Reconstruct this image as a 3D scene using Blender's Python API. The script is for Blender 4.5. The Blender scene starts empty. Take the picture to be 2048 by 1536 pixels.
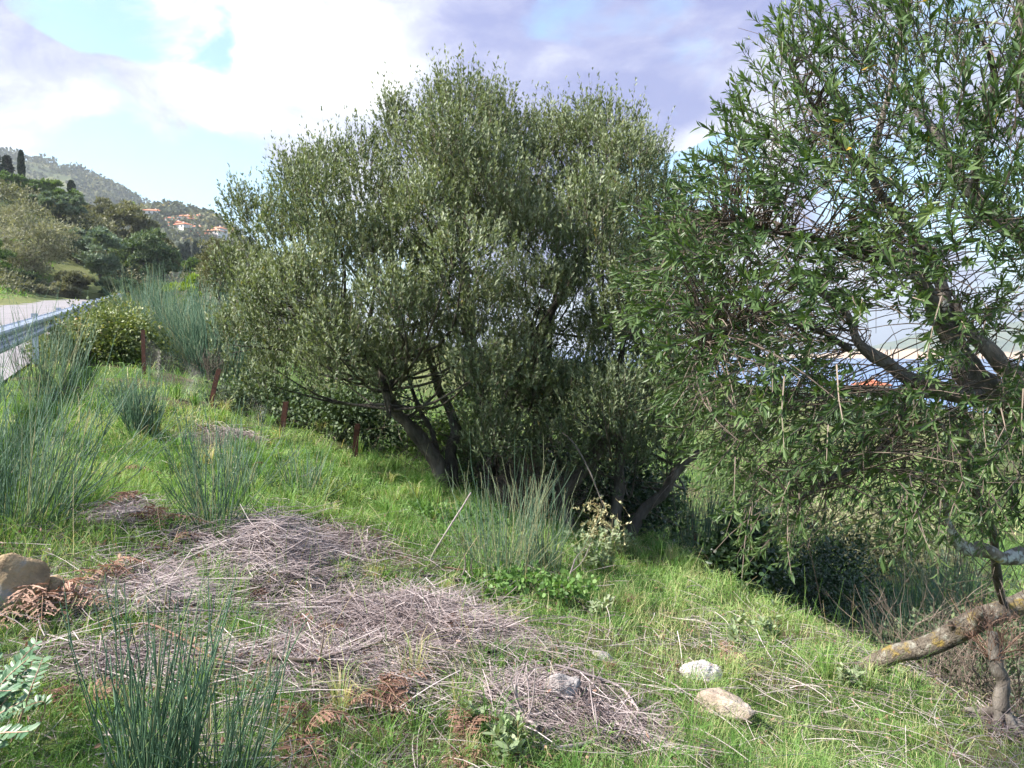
import bpy, math
import numpy as np
from mathutils import Vector

# ------------------------------------------------------------------ camera, sky, sun, exposure
F, CX, CY, HOR, EYE = 1550.0, 1024.0, 768.0, 690.0, 1.6
PITCH = math.atan((CY - HOR) / F)
sc = bpy.context.scene
COL = sc.collection
cam_d = bpy.data.cameras.new('camera')
cam = bpy.data.objects.new('camera', cam_d)
COL.objects.link(cam)
cam.location = (0, 0, EYE)
cam.rotation_euler = (math.pi / 2 - PITCH, 0, 0)
cam_d.sensor_width = 36
cam_d.lens = 36 * F / 2048
cam_d.clip_start = 0.05
cam_d.clip_end = 40000
sc.camera = cam

SUN_DIR = np.array([-0.68, -0.20, 0.70])
SUN_DIR /= np.linalg.norm(SUN_DIR)
sun_d = bpy.data.lights.new('sun', 'SUN')
sun_d.energy = 5.0
sun_d.angle = math.radians(2.5)
sun_d.color = (1.0, 0.955, 0.885)
sun = bpy.data.objects.new('sun', sun_d)
COL.objects.link(sun)
sun.rotation_euler = Vector(tuple(-SUN_DIR)).to_track_quat('-Z', 'Y').to_euler()

sc.view_settings.view_transform = 'Standard'
sc.view_settings.look = 'None'
sc.view_settings.gamma = 1
sc.view_settings.exposure = 1.55
sc.cycles.max_bounces = 4
sc.cycles.diffuse_bounces = 2
sc.cycles.glossy_bounces = 1
sc.cycles.transmission_bounces = 2
sc.cycles.adaptive_threshold = 0.03
sc.cycles.caustics_reflective = False
sc.cycles.caustics_refractive = False
sc.cycles.transparent_max_bounces = 4
sc.cycles.volume_bounces = 0
sc.cycles.sample_clamp_indirect = 6
sc.cycles.use_denoising = True
try:
    sc.cycles.denoiser = 'OPENIMAGEDENOISE'
except Exception:
    pass


class NT:
    """small helper to wire shader nodes"""
    def __init__(self, tree):
        self.t = tree
        tree.nodes.clear()

    def n(self, kind, **kw):
        nd = self.t.nodes.new(kind)
        for k, v in kw.items():
            setattr(nd, k, v)
        return nd

    def link(self, a, b):
        self.t.links.new(a, b)

    def put(self, sock, v):
        if hasattr(v, 'is_output'):
            self.t.links.new(v, sock)
        else:
            sock.default_value = v

    def math(self, op, a, b=0.0, c=None, clamp=False):
        nd = self.n('ShaderNodeMath', operation=op, use_clamp=clamp)
        self.put(nd.inputs[0], a)
        self.put(nd.inputs[1], b)
        if c is not None:
            self.put(nd.inputs[2], c)
        return nd.outputs[0]

    def vdot(self, a, b):
        nd = self.n('ShaderNodeVectorMath', operation='DOT_PRODUCT')
        self.put(nd.inputs[0], a)
        self.put(nd.inputs[1], b)
        return nd.outputs['Value']

    def sstep(self, x, a, b, lo=0.0, hi=1.0):
        nd = self.n('ShaderNodeMapRange', interpolation_type='SMOOTHSTEP')
        self.put(nd.inputs[0], x)
        nd.inputs[1].default_value = a
        nd.inputs[2].default_value = b
        nd.inputs[3].default_value = lo
        nd.inputs[4].default_value = hi
        return nd.outputs[0]

    def mix(self, f, a, b, blend='MIX'):
        nd = self.n('ShaderNodeMix', data_type='RGBA', blend_type=blend)
        self.put(nd.inputs[0], f)
        self.put(nd.inputs[6], a)
        self.put(nd.inputs[7], b)
        return nd.outputs[2]

    def noise(self, vec, scale, detail=4, rough=0.5, dist=0.0, out=0):
        nd = self.n('ShaderNodeTexNoise')
        if vec is not None:
            self.put(nd.inputs['Vector'], vec)
        nd.inputs['Scale'].default_value = scale
        nd.inputs['Detail'].default_value = detail
        nd.inputs['Roughness'].default_value = rough
        nd.inputs['Distortion'].default_value = dist
        return nd.outputs[out]

    def ramp(self, f, stops, interp='LINEAR'):
        nd = self.n('ShaderNodeValToRGB')
        cr = nd.color_ramp
        cr.interpolation = interp
        while len(cr.elements) < len(stops):
            cr.elements.new(0.5)
        for e, (p, c) in zip(cr.elements, stops):
            e.position = p
            e.color = (*c, 1)
        self.put(nd.inputs[0], f)
        return nd.outputs[0]


def pix_dir(px, py):
    cx, cy = (px - CX) / F, (CY - py) / F
    ca, sa = math.cos(PITCH), math.sin(PITCH)
    v = np.array([cx, ca + cy * sa, -sa + cy * ca])
    return v


world = bpy.data.worlds.new('World')
sc.world = world
world.use_nodes = True
world.cycles.sampling_method = 'MANUAL'
world.cycles.sample_map_resolution = 256
W = NT(world.node_tree)
geo = W.n('ShaderNodeTexCoord').outputs['Generated']
sky = W.n('ShaderNodeTexSky', sky_type='NISHITA')
sky.sun_disc = False
sky.sun_elevation = math.asin(SUN_DIR[2])
sky.sun_rotation = math.atan2(SUN_DIR[0], SUN_DIR[1])
sky.altitude = 50
sky.air_density = 1.0
sky.dust_density = 0.3
mp = W.n('ShaderNodeMapping')
mp.inputs['Scale'].default_value = (1.0, 1.0, 1.9)
W.link(geo, mp.inputs['Vector'])
cv = mp.outputs[0]
warp = W.n('ShaderNodeVectorMath', operation='ADD')
wsc = W.n('ShaderNodeVectorMath', operation='SCALE')
W.link(W.noise(cv, 4.0, 2, 0.55, out=1), wsc.inputs[0])
wsc.inputs['Scale'].default_value = 0.16
W.link(cv, warp.inputs[0])
W.link(wsc.outputs[0], warp.inputs[1])
cvw = warp.outputs[0]


wd = W.n('ShaderNodeVectorMath', operation='ADD')
ws = W.n('ShaderNodeVectorMath', operation='SCALE')
sub = W.n('ShaderNodeVectorMath', operation='SUBTRACT')
W.link(W.noise(geo, 3.0, 2, 0.5, out=1), sub.inputs[0])
sub.inputs[1].default_value = (0.5, 0.5, 0.5)
W.link(sub.outputs[0], ws.inputs[0])
ws.inputs['Scale'].default_value = 0.11
W.link(geo, wd.inputs[0])
W.link(ws.outputs[0], wd.inputs[1])
geo_w = wd.outputs[0]


def sky_blob(px, py, r, soft=1.0):
    d = pix_dir(px, py)
    d /= np.linalg.norm(d)
    a = W.vdot(geo_w, tuple(d))
    return W.sstep(a, math.cos(math.radians(r * 1.8)), 1.0)


base_n = W.math('MULTIPLY_ADD', W.noise(cvw, 2.9, 6, 0.6), 1.7, -0.35)
cov = W.math('ADD', base_n, W.math('MULTIPLY', sky_blob(660, 90, 9), 0.30))
cov = W.math('ADD', cov, W.math('MULTIPLY', sky_blob(1180, 40, 13), 0.36))
cov = W.math('ADD', cov, W.math('MULTIPLY', sky_blob(120, 90, 8), 0.26))
cov = W.math('ADD', cov, W.math('MULTIPLY', sky_blob(320, 250, 6), 0.16))
cov = W.math('ADD', cov, W.math('MULTIPLY', sky_blob(1480, 300, 6), 0.20))
cov = W.math('SUBTRACT', cov, W.math('MULTIPLY', sky_blob(390, 410, 8), 0.40))
cov = W.math('SUBTRACT', cov, W.math('MULTIPLY', sky_blob(1350, 225, 2.4), 0.55))
cov = W.math('SUBTRACT', cov, W.math('MULTIPLY', sky_blob(420, 40, 3.2), 0.34))
cmask = W.sstep(cov, 0.44, 0.66)
# cloud tone: bright sunlit tops and lavender undersides
tone = W.math('MULTIPLY_ADD', W.noise(cvw, 4.6, 6, 0.62), 1.7, -0.37)
tone = W.math('ADD', tone, W.math('MULTIPLY', sky_blob(640, 110, 7), 0.30))
tone = W.math('ADD', tone, W.math('MULTIPLY', sky_blob(330, 240, 6), 0.12))
tone = W.math('ADD', tone, W.math('MULTIPLY', sky_blob(1440, 280, 5), 0.34))
tone = W.math('SUBTRACT', tone, W.math('MULTIPLY', sky_blob(1230, 40, 13), 0.30))
tone = W.math('SUBTRACT', tone, W.math('MULTIPLY', sky_blob(190, 100, 5), 0.10))
ccol = W.ramp(tone, [(0.22, (0.145, 0.16, 0.31)), (0.36, (0.21, 0.22, 0.35)), (0.48, (0.30, 0.31, 0.40)), (0.60, (0.40, 0.42, 0.47)), (0.80, (0.70, 0.70, 0.70))])
skyc = W.mix(1.0, sky.outputs[0], (0.105, 0.118, 0.118, 1), 'MULTIPLY')
clou = W.mix(1.0, ccol, (0.92, 0.92, 0.93, 1), 'MULTIPLY')
final = W.mix(cmask, skyc, clou)
bg = W.n('ShaderNodeBackground')
W.link(final, bg.inputs['Color'])
bg.inputs['Strength'].default_value = 0.88
wo = W.n('ShaderNodeOutputWorld')
W.link(bg.outputs[0], wo.inputs['Surface'])

# ------------------------------------------------------------------ helpers
rng = np.random.default_rng(11)


def U(a, b, n=None):
    return rng.uniform(a, b, n)


def nrm(v):
    return v / np.maximum(np.linalg.norm(v, axis=-1, keepdims=True), 1e-9)


def rdir(n):
    return nrm(rng.normal(size=(n, 3)))


_TAB = np.random.default_rng(99).random(64 * 64 * 64).astype(np.float32)


def vnoise(p, seed=0):
    p = np.asarray(p, np.float64) + seed * 7.31
    i = np.floor(p)
    f = (p - i).astype(np.float32)
    i = i.astype(np.int64)
    f = f * f * (3 - 2 * f)
    x0, y0, z0 = i[..., 0] & 63, (i[..., 1] & 63) << 6, (i[..., 2] & 63) << 12
    x1, y1, z1 = (i[..., 0] + 1) & 63, ((i[..., 1] + 1) & 63) << 6, ((i[..., 2] + 1) & 63) << 12
    fx, fy, fz = f[..., 0], f[..., 1], f[..., 2]
    T = _TAB
    r0 = (T[x0 + y0 + z0] * (1 - fx) + T[x1 + y0 + z0] * fx) * (1 - fy) + (T[x0 + y1 + z0] * (1 - fx) + T[x1 + y1 + z0] * fx) * fy
    if not np.any(fz):
        return r0
    r1 = (T[x0 + y0 + z1] * (1 - fx) + T[x1 + y0 + z1] * fx) * (1 - fy) + (T[x0 + y1 + z1] * (1 - fx) + T[x1 + y1 + z1] * fx) * fy
    return r0 * (1 - fz) + r1 * fz


def fbm(p, seed=0, oct=4):
    r, a, s = 0, 0.5, 0
    p = np.asarray(p, float)
    for k in range(oct):
        r = r + a * vnoise(p * 2 ** k, seed + 0)
        s += a
        a *= 0.5
    return r / s


def n2(x, y, sc_, seed=0, oct=3):
    x, y = np.broadcast_arrays(np.asarray(x, float), np.asarray(y, float))
    return fbm(np.stack([x * sc_ + seed * 3.7, y * sc_ + seed * 9.1, np.zeros_like(x)], -1), 0, oct)


def st(x, y):
    return (x + 4.6) * .902 + (y - 7) * .431, (x + 4.6) * -.431 + (y - 7) * .902


def xy_of(s, t):
    return -4.6 + .902 * s - .431 * t, 7 + .431 * s + .902 * t


def zroad(t):
    return .9 + .066 * np.clip(t, -14, 115)


def sm(x, a, b):
    q = np.clip((x - a) / (b - a), 0, 1)
    return q * q * (3 - 2 * q)


def G(x, y):
    x = np.asarray(x, float)
    y = np.asarray(y, float)
    s, t = st(x, y)
    zr = zroad(t)
    drop = np.interp(s, [0.2, 1.2, 2.2, 3.26, 4.8, 5.5, 6.9, 8, 12, 40, 170, 600, 3000],
                     [0, .06, .26, .55, .92, 1.05, 2.0, 2.3, 2.75, 6, 22, 62, 300])
    rise = np.interp(s, [-400, -60, -9, -7.2, -6.7, -0.2], [15, 10, 1.0, .12, 0, 0])
    z = zr - drop + rise
    w = (-x * .5 + y * .87) - 84
    mask = sm(-x - .44 * y, -3, 12)
    z = z + .34 * np.clip(w, 0, 30) * mask
    far = np.hypot(x, y)
    bump = (n2(x, y, 1.3, 3, 2) - .5) * .16 + (n2(x, y, .35, 9, 2) - .5) * .25
    z = z + bump * sm(s, .3, 1.5) * np.interp(far, [0, 30, 60], [1, 1, 3])
    z = z + (n2(x, y, .12, 5, 1) - .5) * 1.6 * sm(-s, 8, 14)
    return z


def P(px, py, d):
    v = pix_dir(px, py)
    v = v / v[1]
    return np.array([0, 0, EYE]) + v * d


def gp(px, py):
    """where the ground is seen at a picture point (vectorised)"""
    px, py = np.broadcast_arrays(np.atleast_1d(np.asarray(px, float)), np.atleast_1d(np.asarray(py, float)))
    ca, sa = math.cos(PITCH), math.sin(PITCH)
    cx, cy = (px - CX) / F, (CY - py) / F
    vx, vy, vz = cx, ca + cy * sa, -sa + cy * ca
    vx, vz = vx / vy, vz / vy
    ds = np.concatenate([np.arange(1.2, 14, .4), np.arange(14, 60, 2.), np.arange(60, 400, 12)])
    X = vx[:, None] * ds
    Z = EYE + vz[:, None] * ds
    below = Z < G(X, np.broadcast_to(ds, X.shape))
    k = np.where(below.any(1), below.argmax(1), len(ds) - 1)
    lo, hi = ds[np.maximum(k - 1, 0)], ds[k]
    for _ in range(9):
        m_ = (lo + hi) / 2
        inside = EYE + vz * m_ < G(vx * m_, m_)
        hi, lo = np.where(inside, m_, hi), np.where(inside, lo, m_)
    x = vx * hi
    return np.stack([x, hi, G(x, hi)], 1)


def g1(px, py):
    return gp(px, py)[0]


class MB:
    def __init__(self):
        self.v, self.f3, self.f4, self.r, self.m3, self.m4 = [], [], [], [], [], []
        self.n = 0

    def add(self, v, f, rnd=0.5, mat=0):
        v = np.asarray(v, float).reshape(-1, 3)
        f = np.asarray(f, int)
        self.v.append(v)
        self.r.append(np.broadcast_to(np.asarray(rnd, float), (len(v),)))
        if f.shape[1] == 3:
            self.f3.append(f + self.n)
            self.m3.append(np.full(len(f), mat))
        else:
            self.f4.append(f + self.n)
            self.m4.append(np.full(len(f), mat))
        self.n += len(v)

    def scatter(self, T, fT, O, X, Y, Z, rnd, mat=0):
        T = np.asarray(T, float)
        V = O[:, None] + T[None, :, 0, None] * X[:, None] + T[None, :, 1, None] * Y[:, None] + T[None, :, 2, None] * Z[:, None]
        k = len(T)
        fT = np.asarray(fT, int)
        Fc = (fT[None] + (np.arange(len(O)) * k)[:, None, None]).reshape(-1, fT.shape[1])
        self.add(V, Fc, np.repeat(np.broadcast_to(np.asarray(rnd, float), (len(O),)), k), mat)

    def tubes(self, Pt, R, sides=4, rnd=0.5, mat=0, closed_tip=False):
        """Pt (n,K,3), R (n,K)"""
        Pt = np.asarray(Pt, float)
        n, K, _ = Pt.shape
        R = np.broadcast_to(np.asarray(R, float), (n, K))
        Tn = np.empty_like(Pt)
        Tn[:, 1:-1] = Pt[:, 2:] - Pt[:, :-2]
        Tn[:, 0] = Pt[:, 1] - Pt[:, 0]
        Tn[:, -1] = Pt[:, -1] - Pt[:, -2]
        Tn = nrm(Tn)
        ref = np.where(np.abs(Tn[:, :1, 2:3]) > .85, np.array([1., 0, 0]), np.array([0, 0, 1.]))
        A = nrm(np.cross(Tn, ref))
        B = np.cross(Tn, A)
        an = np.arange(sides) / sides * 2 * np.pi
        V = Pt[:, :, None] + R[:, :, None, None] * (np.cos(an)[:, None] * A[:, :, None] + np.sin(an)[:, None] * B[:, :, None])
        base = (np.arange(n) * K * sides)[:, None, None]
        kk = (np.arange(K - 1) * sides)[None, :, None]
        j = np.arange(sides)[None, None]
        j2 = (j + 1) % sides
        f = np.stack([base + kk + j, base + kk + j2, base + kk + sides + j2, base + kk + sides + j], -1).reshape(-1, 4)
        rn = np.repeat(np.broadcast_to(np.asarray(rnd, float), (n,)), K * sides)
        self.add(V, f, rn, mat)
        return V

    def ribbons(self, Pt, Wd, side, rnd=0.5, mat=0):
        """tapering blades: Pt (n,K,3), Wd (n,K-1) widths for all but the tip, side (n,3)"""
        n, K, _ = Pt.shape
        L = Pt[:, :-1] - side[:, None] * Wd[..., None] * .5
        R = Pt[:, :-1] + side[:, None] * Wd[..., None] * .5
        V = np.concatenate([np.stack([L, R], 2).reshape(n, -1, 3), Pt[:, -1:]], 1)
        k = V.shape[1]
        rn = np.repeat(np.broadcast_to(np.asarray(rnd, float), (n,)), k)
        base = (np.arange(n) * k)[:, None, None]
        start = self.n
        if K > 2:
            q = np.array([[2 * i, 2 * i + 1, 2 * i + 3, 2 * i + 2] for i in range(K - 2)])
            self.add(V, (base + q[None]).reshape(-1, 4), rn, mat)
            tri = np.array([[k - 3, k - 2, k - 1]])
            self.f3.append((base + tri[None]).reshape(-1, 3) + start)
            self.m3.append(np.full(n, mat))
        else:
            self.add(V, (base + np.array([[[0, 1, 2]]])).reshape(-1, 3), rn, mat)

    def build(self, name, mats, parent=None, smooth=False, origin=None):
        me = bpy.data.meshes.new(name)
        v = np.concatenate(self.v)
        org = np.zeros(3) if origin is None else np.asarray(origin, float)
        me.vertices.add(len(v))
        me.vertices.foreach_set('co', (v - org).astype(np.float32).ravel())
        f3 = np.concatenate(self.f3) if self.f3 else np.zeros((0, 3), int)
        f4 = np.concatenate(self.f4) if self.f4 else np.zeros((0, 4), int)
        m = np.concatenate((self.m3 or [np.zeros(0, int)]) + (self.m4 or [np.zeros(0, int)])).astype(np.int32)
        loops = np.concatenate([f3.ravel(), f4.ravel()]).astype(np.int32)
        starts = np.concatenate([np.arange(len(f3)) * 3, len(f3) * 3 + np.arange(len(f4)) * 4]).astype(np.int32)
        me.loops.add(len(loops))
        me.loops.foreach_set('vertex_index', loops)
        me.polygons.add(len(starts))
        me.polygons.foreach_set('loop_start', starts)
        for mt in (mats if isinstance(mats, (list, tuple)) else [mats]):
            me.materials.append(mt)
        me.polygons.foreach_set('material_index', m)
        me.polygons.foreach_set('use_smooth', np.full(len(starts), smooth))
        a = me.attributes.new('rnd', 'FLOAT', 'POINT')
        a.data.foreach_set('value', np.concatenate(self.r).astype(np.float32))
        me.update(calc_edges=True)
        o = bpy.data.objects.new(name, me)
        COL.objects.link(o)
        pw = WPOS[parent.name] if parent is not None else np.zeros(3)
        o.location = tuple(org - pw)
        o.parent = parent
        WPOS[o.name] = org
        return o


WPOS = {}


def thing(name, label, cat, loc=(0, 0, 0), group=None):
    o = bpy.data.objects.new(name, None)
    COL.objects.link(o)
    o.location = tuple(float(q) for q in loc)
    o.empty_display_size = .1
    WPOS[o.name] = np.asarray(loc, float)
    o['label'] = label
    o['category'] = cat
    if group:
        o['group'] = group
    return o


def tag(o, label, cat, group=None):
    o['label'] = label
    o['category'] = cat
    if group:
        o['group'] = group
    return o


def kind(o, k, label=None):
    o['kind'] = k
    if label:
        o['label'] = label
    return o


def part(mb, name, mats, parent, smooth=False):
    """a child mesh whose origin is its parent's, so that it moves with it"""
    return mb.build(name, mats, parent, smooth, origin=WPOS[parent.name])


def spline(pts, k):
    """Catmull-Rom through control points (m,3 or m,4) -> (k,·)"""
    p = np.asarray(pts, float)
    p = np.vstack([2 * p[0] - p[1], p, 2 * p[-1] - p[-2]])
    m = len(p) - 3
    u = np.linspace(0, m - 1e-6, k)
    i = u.astype(int)
    f = (u - i)[:, None]
    a, b, c, d = p[i], p[i + 1], p[i + 2], p[i + 3]
    return .5 * (2 * b + (c - a) * f + (2 * a - 5 * b + 4 * c - d) * f ** 2 + (3 * b - a - 3 * c + d) * f ** 3)


# ------------------------------------------------------------------ materials
def new_mat(name):
    m = bpy.data.materials.new(name)
    m.use_nodes = True
    return m, NT(m.node_tree)


def leaf_mat(name, stops, rough=.5, trans=.25, spec=.4, tcol=(1.25, 1.3, .55)):
    m, t = new_mat(name)
    a = t.n('ShaderNodeAttribute', attribute_name='rnd').outputs['Fac']
    c = t.ramp(a, stops)
    b = t.n('ShaderNodeBsdfPrincipled')
    t.link(c, b.inputs['Base Color'])
    b.inputs['Roughness'].default_value = rough
    b.inputs['Specular IOR Level'].default_value = spec
    out = t.n('ShaderNodeOutputMaterial')
    if trans > 0:
        tr = t.n('ShaderNodeBsdfTranslucent')
        t.link(t.mix(1.0, c, (*tcol, 1), 'MULTIPLY'), tr.inputs['Color'])
        mx = t.n('ShaderNodeMixShader')
        mx.inputs[0].default_value = trans
        t.link(b.outputs[0], mx.inputs[1])
        t.link(tr.outputs[0], mx.inputs[2])
        t.link(mx.outputs[0], out.inputs['Surface'])
    else:
        t.link(b.outputs[0], out.inputs['Surface'])
    return m


def rough_mat(name, stops, scale=6, rough=.85, bump=.4, bscale=30, detail=6, lichen=None, stretch=(1, 1, 1), metallic=0.0, bdist=.02):
    m, t = new_mat(name)
    oc = t.n('ShaderNodeTexCoord').outputs['Object']
    mpn = t.n('ShaderNodeMapping')
    mpn.inputs['Scale'].default_value = stretch
    t.link(oc, mpn.inputs['Vector'])
    vec = mpn.outputs[0]
    c = t.ramp(t.noise(vec, scale, detail, .6), stops)
    if lichen:
        for lc, lsc, lo, hi in lichen:
            c = t.mix(t.sstep(t.noise(vec, lsc, 5, .65), lo, hi), c, (*lc, 1))
    b = t.n('ShaderNodeBsdfPrincipled')
    t.link(c, b.inputs['Base Color'])
    b.inputs['Roughness'].default_value = rough
    b.inputs['Metallic'].default_value = metallic
    b.inputs['Specular IOR Level'].default_value = .25
    bp = t.n('ShaderNodeBump')
    bp.inputs['Strength'].default_value = bump
    bp.inputs['Distance'].default_value = bdist
    t.link(t.noise(vec, bscale, 6, .65), bp.inputs['Height'])
    t.link(bp.outputs[0], b.inputs['Normal'])
    out = t.n('ShaderNodeOutputMaterial')
    t.link(b.outputs[0], out.inputs['Surface'])
    return m


M = {}
M['olive'] = leaf_mat('olive_leaf', [(0, (.044, .068, .032)), (.35, (.108, .142, .070)), (.7, (.215, .250, .138)), (.93, (.34, .37, .25)), (.965, (.25, .22, .05)), (1, (.30, .24, .05))], rough=.5, trans=.22, spec=.32)
M['olive_near'] = leaf_mat('near_olive_leaf', [(0, (.028, .058, .020)), (.5, (.074, .125, .040)), (.85, (.150, .205, .078)), (.975, (.22, .27, .12)), (.985, (.42, .30, .04)), (1, (.50, .22, .03))], rough=.45, trans=.26, spec=.36)
M['twig'] = leaf_mat('twig_bark', [(0, (.06, .045, .035)), (.6, (.13, .10, .08)), (1, (.24, .19, .15))], rough=.8, trans=0, spec=.2)
M['bark'] = rough_mat('olive_bark', [(.3, (.035, .029, .024)), (.55, (.10, .085, .07)), (.75, (.20, .18, .155))], scale=9, bump=.9, bscale=26, stretch=(1, 1, .35))
M['bark_pale'] = rough_mat('pale_bark', [(.3, (.075, .06, .05)), (.55, (.19, .165, .14)), (.75, (.31, .285, .25))], scale=11, bump=.9, bscale=32, stretch=(1, 1, .5),
                           lichen=[((.40, .42, .38), 14, .60, .70)])
M['bark_lichen'] = rough_mat('lichen_bark', [(.3, (.10, .08, .06)), (.55, (.23, .19, .15)), (.75, (.36, .31, .26))], scale=13, bump=1, bscale=34,
                             lichen=[((.55, .56, .52), 11, .50, .60), ((.42, .27, .04), 5.5, .62, .68)])
M['bark_yellow'] = rough_mat('yellow_lichen_bark', [(.3, (.13, .10, .075)), (.55, (.27, .225, .175)), (.75, (.42, .37, .30))], scale=16, bump=1.6, bscale=48, bdist=.03,
                             lichen=[((.46, .44, .36), 16, .54, .66), ((.42, .30, .08), 9, .54, .68), ((.48, .36, .11), 30, .62, .70), ((.07, .06, .05), 22, .62, .70)])
M['grass'] = leaf_mat('grass_blade', [(0, (.05, .12, .022)), (.35, (.115, .235, .052)), (.62, (.22, .355, .10)), (.8, (.33, .42, .16)), (.9, (.47, .45, .24)), (1, (.56, .45, .28))], rough=.55, trans=.35, spec=.3)
M['straw'] = leaf_mat('dry_straw', [(0, (.095, .066, .064)), (.4, (.285, .228, .222)), (.75, (.50, .42, .41)), (1, (.70, .61, .58))], rough=.7, trans=.1, spec=.25, tcol=(1, .9, .8))
M['broom'] = leaf_mat('broom_stem', [(0, (.040, .085, .050)), (.4, (.075, .140, .085)), (.75, (.130, .205, .125)), (.93, (.20, .26, .14)), (1, (.30, .28, .15))], rough=.5, trans=0, spec=.35)
M['stem_dry'] = leaf_mat('dry_stem', [(0, (.20, .14, .07)), (1, (.42, .33, .18))], rough=.7, trans=0, spec=.2)
M['fern'] = leaf_mat('dry_fern', [(0, (.10, .055, .040)), (.4, (.22, .125, .090)), (.75, (.38, .235, .175)), (1, (.54, .37, .28))], rough=.7, trans=.2, spec=.2, tcol=(1.1, .8, .6))
M['bramble'] = leaf_mat('bramble_leaf', [(0, (.045, .07, .022)), (.4, (.115, .155, .048)), (.75, (.22, .245, .085)), (.93, (.33, .31, .14)), (1, (.36, .22, .10))], rough=.5, trans=.25, spec=.4)
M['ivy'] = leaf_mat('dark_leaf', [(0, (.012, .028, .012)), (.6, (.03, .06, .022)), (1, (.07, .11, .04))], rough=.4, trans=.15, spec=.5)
M['sage'] = leaf_mat('sage_leaf', [(0, (.12, .17, .085)), (.5, (.22, .28, .15)), (1, (.38, .42, .27))], rough=.7, trans=.25, spec=.2)
M['pale_dead'] = leaf_mat('withered_leaf', [(0, (.28, .27, .13)), (.5, (.45, .43, .24)), (1, (.62, .58, .38))], rough=.7, trans=.25, spec=.2, tcol=(1.1, 1, .7))
M['lentisk'] = leaf_mat('lentisk_leaf', [(0, (.045, .11, .05)), (.5, (.09, .18, .085)), (1, (.19, .28, .16))], rough=.42, trans=.2, spec=.5)
M['weed'] = leaf_mat('weed_leaf', [(0, (.05, .11, .025)), (.6, (.11, .21, .05)), (1, (.2, .3, .1))], rough=.5, trans=.3, spec=.3)
M['t_pale'] = leaf_mat('pale_grey_foliage', [(0, (0.120, 0.120, 0.079)), (.5, (0.271, 0.263, 0.176)), (1, (0.479, 0.454, 0.334))], rough=.7, trans=.2, spec=.2)
M['t_grey'] = leaf_mat('grey_green_foliage', [(0, (0.065, 0.094, 0.065)), (.5, (0.152, 0.203, 0.138)), (1, (0.304, 0.362, 0.261))], rough=.6, trans=.2, spec=.3)
M['t_dark'] = leaf_mat('dark_green_foliage', [(0, (0.036, 0.061, 0.032)), (.5, (0.090, 0.134, 0.064)), (1, (0.208, 0.252, 0.126))], rough=.6, trans=.2, spec=.3)
M['t_brown'] = leaf_mat('olive_brown_foliage', [(0, (0.075, 0.075, 0.043)), (.5, (0.165, 0.165, 0.091)), (1, (0.314, 0.297, 0.174))], rough=.6, trans=.2, spec=.3)
M['t_green'] = leaf_mat('bright_green_foliage', [(0, (0.036, 0.072, 0.018)), (.5, (0.090, 0.150, 0.036)), (1, (0.204, 0.276, 0.072))], rough=.6, trans=.25, spec=.3)
M['t_lime'] = leaf_mat('lime_foliage', [(0, (.09, .15, .02)), (.5, (.20, .28, .045)), (1, (.36, .42, .10))], rough=.6, trans=.35, spec=.3)
M['t_pine'] = leaf_mat('pine_foliage', [(0, (.014, .026, .020)), (.5, (.035, .055, .038)), (1, (.08, .10, .065))], rough=.6, trans=.1, spec=.3)
M['t_far'] = leaf_mat('far_foliage', [(0, (.045, .058, .045)), (.4, (.09, .105, .065)), (.75, (.15, .15, .085)), (.93, (.27, .24, .07)), (1, (.36, .24, .08))], rough=.8, trans=.15, spec=.1)
M['rust'] = rough_mat('rusty_iron', [(.3, (.022, .012, .010)), (.55, (.060, .024, .016)), (.75, (.12, .045, .026))], scale=26, bump=.5, bscale=70, rough=.8, bdist=.004)
M['wire'] = rough_mat('wire_metal', [(.3, (.08, .07, .065)), (.7, (.20, .19, .18))], scale=20, bump=0, rough=.5, metallic=.5)
M['galv'] = rough_mat('galvanised_steel', [(.3, (.36, .40, .47)), (.55, (.48, .52, .60)), (.75, (.60, .64, .70))], scale=3, bump=.05, bscale=40, rough=.42, metallic=.55)
M['rock_white'] = rough_mat('pale_limestone', [(.3, (.42, .37, .34)), (.5, (.60, .55, .52)), (.7, (.72, .68, .66))], scale=7, bump=.8, bscale=22, bdist=.03)
M['rock_tan'] = rough_mat('tan_limestone', [(.28, (.17, .125, .095)), (.5, (.38, .30, .235)), (.72, (.52, .44, .37))], scale=6, bump=.9, bscale=18, bdist=.03,
                          lichen=[((.20, .19, .18), 9, .58, .68)])
M['rock_yellow'] = rough_mat('ochre_rock', [(.28, (.12, .085, .055)), (.5, (.32, .23, .135)), (.72, (.48, .38, .25))], scale=5, bump=.9, bscale=16, bdist=.03,
                             lichen=[((.26, .25, .24), 5, .54, .64)])
M['rock_grey'] = rough_mat('grey_limestone', [(.28, (.14, .12, .115)), (.5, (.36, .325, .315)), (.72, (.56, .52, .51))], scale=8, bump=1, bscale=20, bdist=.03)
M['asphalt'] = rough_mat('worn_asphalt', [(.3, (.19, .175, .18)), (.55, (.235, .215, .22)), (.75, (.285, .265, .265))], scale=1.3, bump=.3, bscale=160, bdist=.004)
M['roof_tile'] = leaf_mat('terracotta_roof', [(0, (.42, .13, .07)), (.5, (.52, .20, .11)), (1, (.58, .28, .17))], rough=.8, trans=0, spec=.2)
M['render'] = leaf_mat('house_render', [(0, (.50, .47, .44)), (.5, (.68, .66, .64)), (1, (.72, .60, .46))], rough=.85, trans=0, spec=.2)
M['dark_glass'] = leaf_mat('window_glass', [(0, (.03, .04, .05)), (1, (.07, .08, .09))], rough=.15, trans=0, spec=.5)

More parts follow.
